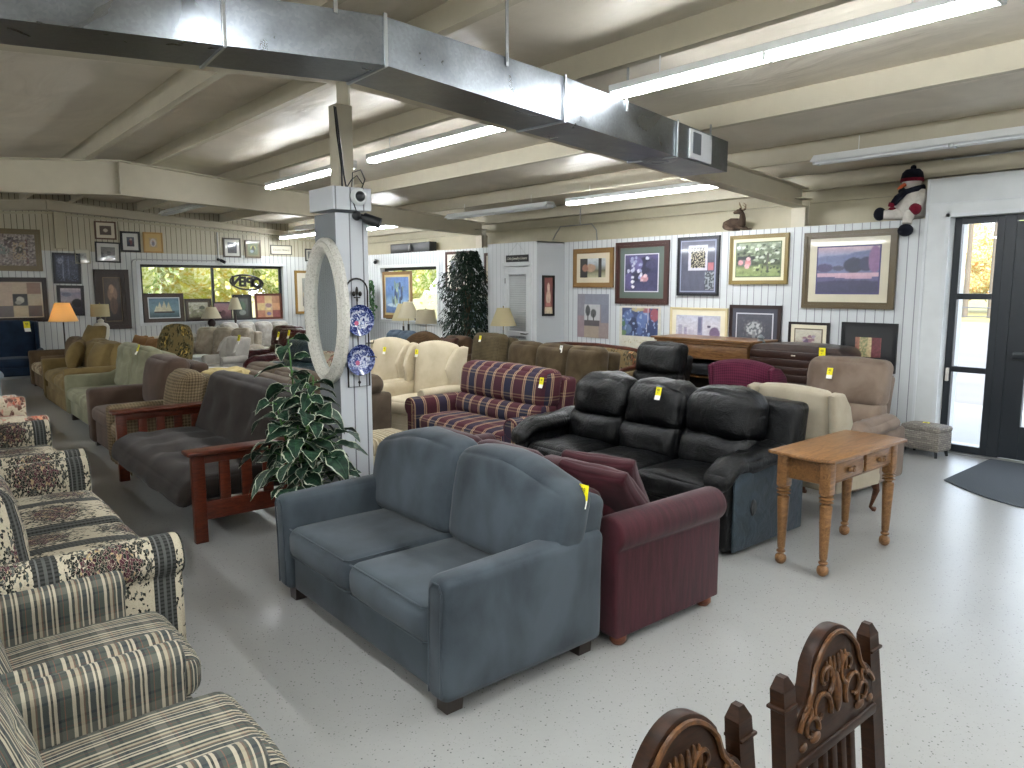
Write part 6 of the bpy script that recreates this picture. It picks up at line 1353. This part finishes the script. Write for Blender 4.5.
b = MB(); b.tube([(.0, -.10, .33), (-.07, -.05, .31), (-.10, .03, .285), (-.07, .10, .30), (.02, .11, .33)], .032, 10); b.tube([(-.10, .04, .285), (-.15, .10, .22), (-.16, .14, .16)], [.032, .04, .035], 10); b.build('scarf', M_pk, t)
MB().tube([(-.165, .145, .17), (-.17, .16, .13)], [.036, .03], 10).build('scarf_fringe', M_pr, t)
MB().tube([(-.02, -.10, .27), (-.10, -.115, .20), (-.15, -.10, .12)], [.05, .05, .045], 12).build('arm', M_ps, t); MB().sphere((-.17, -.095, .09), .062, 14, 10).build('mitten', M_pr, t)
MB().tube([(-.03, .10, .26), (-.06, .15, .2), (-.09, .17, .13)], [.045, .045, .04], 12).build('arm', M_ps, t); MB().sphere((-.1, .17, .09), .05, 12, 8).build('mitten', M_pr, t)
MB().tube([(-.06, .08, .06), (-.12, .18, .055), (-.15, .24, .055)], [.07, .055, .05], 12).build('leg', M_ps, t); MB().sphere((-.15, .28, .066), .072, 16, 10, (1, .85, 1)).build('boot', M_pk, t)
MB().tube([(-.09, -.03, .055), (-.19, -.04, .04), (-.215, -.04, -.06)], [.07, .055, .048], 12).build('leg', M_ps, t); MB().sphere((-.23, -.035, -.13), .078, 16, 10, (.8, 1, .85)).build('boot', M_pk, t)
# ------------------------------------------------------------------ carved dining chairs, near right
M_cw = wood('2b1709', '120803', .45, (5, 5, 26), 0, spec=.14); M_cwl = wood('56371b', '27160a', .42, (12, 12, 12), .1, spec=.2)
def carved_chair():
    t = thing('carved_dining_chair', 'x', 'chair', (0, 0, 0), 0, 'carved dark oak dining chairs')
    # local: back plane near y=0, crest faces -y, seat towards -y
    def Yb(z): return (z-.45)*.10
    W = .195
    for sx in (-1, 1):
        vs = []; pr_ = [(-.02, -.018), (.02, -.018), (.02, .018), (-.02, .018)]
        b = MB(); zs = [0, .2, .45, .7, .93, .965, .99]
        ring = []
        for z in zs:
            y = Yb(z) if z > .45 else -(z-.45)*-.0+(.45-z)*.12
            sc_z = 1 if z < .95 else (.95 if z < .98 else .35)
            for (a, c_) in pr_: vs.append((sx*(W-.005*(z > .9))+a*sc_z*(1.25 if z < .93 else 1.15), y+c_*(.9 if z < .98 else .5), z))
        fs = [[i*4+j, i*4+(j+1) % 4, (i+1)*4+(j+1) % 4, (i+1)*4+j] for i in range(len(zs)-1) for j in range(4)]+[[3, 2, 1, 0], [len(vs)-4, len(vs)-3, len(vs)-2, len(vs)-1]]
        b.add(vs, fs).build('back_post', M_cw, t, smooth=False)
        MB().rbox((sx*W, Yb(.93), .93), (.054, .042, .008), r=.003, n=1, k=2).build('post_collar', M_cw, t)
        b = MB().lathe([(.0, 0), (.018, 0), (.024, .04), (.016, .08), (.022, .25), (.03, .36), (.024, .40)], 14); o = b.build('front_leg', M_cw, t); o.location = (sx*.19, -.36, 0)
    # crest: arched carved panel
    N = 28; top = []
    for k in range(N+1):
        s = -1+2*k/N; a = abs(s)
        h = .155*math.cos(min(1, a/.74)*PI/2)**.55 if a < .74 else 0
        h2 = .045*math.cos((a-.80)/.20*PI/2) if a > .62 else .045
        top.append((s*(W-.018), .885+max(h, 0)*.84+max(0, h2*.7)))
    out = [(-W+.018, .80), (W-.018, .80)]+[(x, z) for x, z in reversed(top)]
    b = MB().prism(out, -.016, .016, 'xz', .004, 2); o = b.build('crest_panel', M_cw, t); o.location = (0, Yb(.9), 0); o.rotation_euler = (-.10, 0, 0); cr = o
    cr.location = (0, Yb(.9)-.09, 0)
    # raised carving
    edge = [(x*.94, -.020, z-.014) for x, z in top]
    MB().tube(edge, .006, 6).build('carved_edge', M_cwl, cr)
    def curl(cx, cz, r, a0, a1, w, fl=1):
        pts = []; n_ = 16
        for k in range(n_+1):
            a = lerp(a0, a1, k/n_); rr = r*(1-.75*k/n_); pts.append((cx+fl*rr*math.cos(a), -.019, cz+rr*math.sin(a)))
        return pts
    for fl in (-1, 1):
        for (cx, cz, r, a0, a1, w) in ((.075, .885, .045, 3.6, -2.2, .0065), (.118, .858, .032, 3.4, -2.6, .006), (.05, .945, .038, 4.4, -1.2, .0065), (.13, .90, .02, 4.2, -1.5, .005)):
            MB().tube(curl(fl*cx, cz, r, a0, a1, w, fl), [w*(1-.4*k/16) for k in range(17)], 7).build('scroll', M_cwl, cr)
        for k in range(3):
            a = .25+.33*k; MB().sphere((fl*.016*(k+.6), -.018, .962+.006*k-.012*k*k*.3), .012, 8, 6, (.55, .45, 2.0), ).build('petal', M_cwl, cr)
        MB().sphere((fl*.10, -.018, .835), .014, 8, 6, (1.6, .4, .8)).build('petal', M_cwl, cr); MB().sphere((fl*.15, -.018, .832), .012, 8, 6, (1.3, .4, .8)).build('petal', M_cwl, cr)
    MB().sphere((0, -.018, .90), .02, 12, 8, (.75, .45, 2.3)).build('shell', M_cwl, cr)
    MB().rbox((0, Yb(.795), .795), (.36, .042, .026), r=.006, n=1, k=2).build('lower_crest_rail', M_cw, t)
    for k in range(5): 
        b = MB(); x = -.084+.042*k; b.box((0, 0, 0), (.024, .014, .30), .003); o = b.build('back_slat', M_cw, t); o.location = (x, Yb(.64), .64); o.rotation_euler = (-.10, 0, 0)
    MB().rbox((0, Yb(.49)+.0, .49), (.36, .036, .05), r=.005, n=1).build('bottom_rail', M_cw, t)
    MB().rbox((0, -.18, .445), (.44, .42, .05), r=.02, n=(4, 4, 1), k=3, puff=(0, 0, .012)).build('seat', leather('3a2418', '20130c', .4), t)
    MB().rbox((0, -.18, .40), (.42, .40, .05), r=.005, n=1).build('seat_frame', M_cw, t)
    return t
a = carved_chair(); a.location = (1.517, .68, -.0); a.scale = (.985,)*3; a['label'] = 'carved dark oak dining chair, the fully shown crest at the lower right edge'
dup(a, 'carved dark oak dining chair whose crest is cut off by the lower edge', (.985, .68, 0), .0)
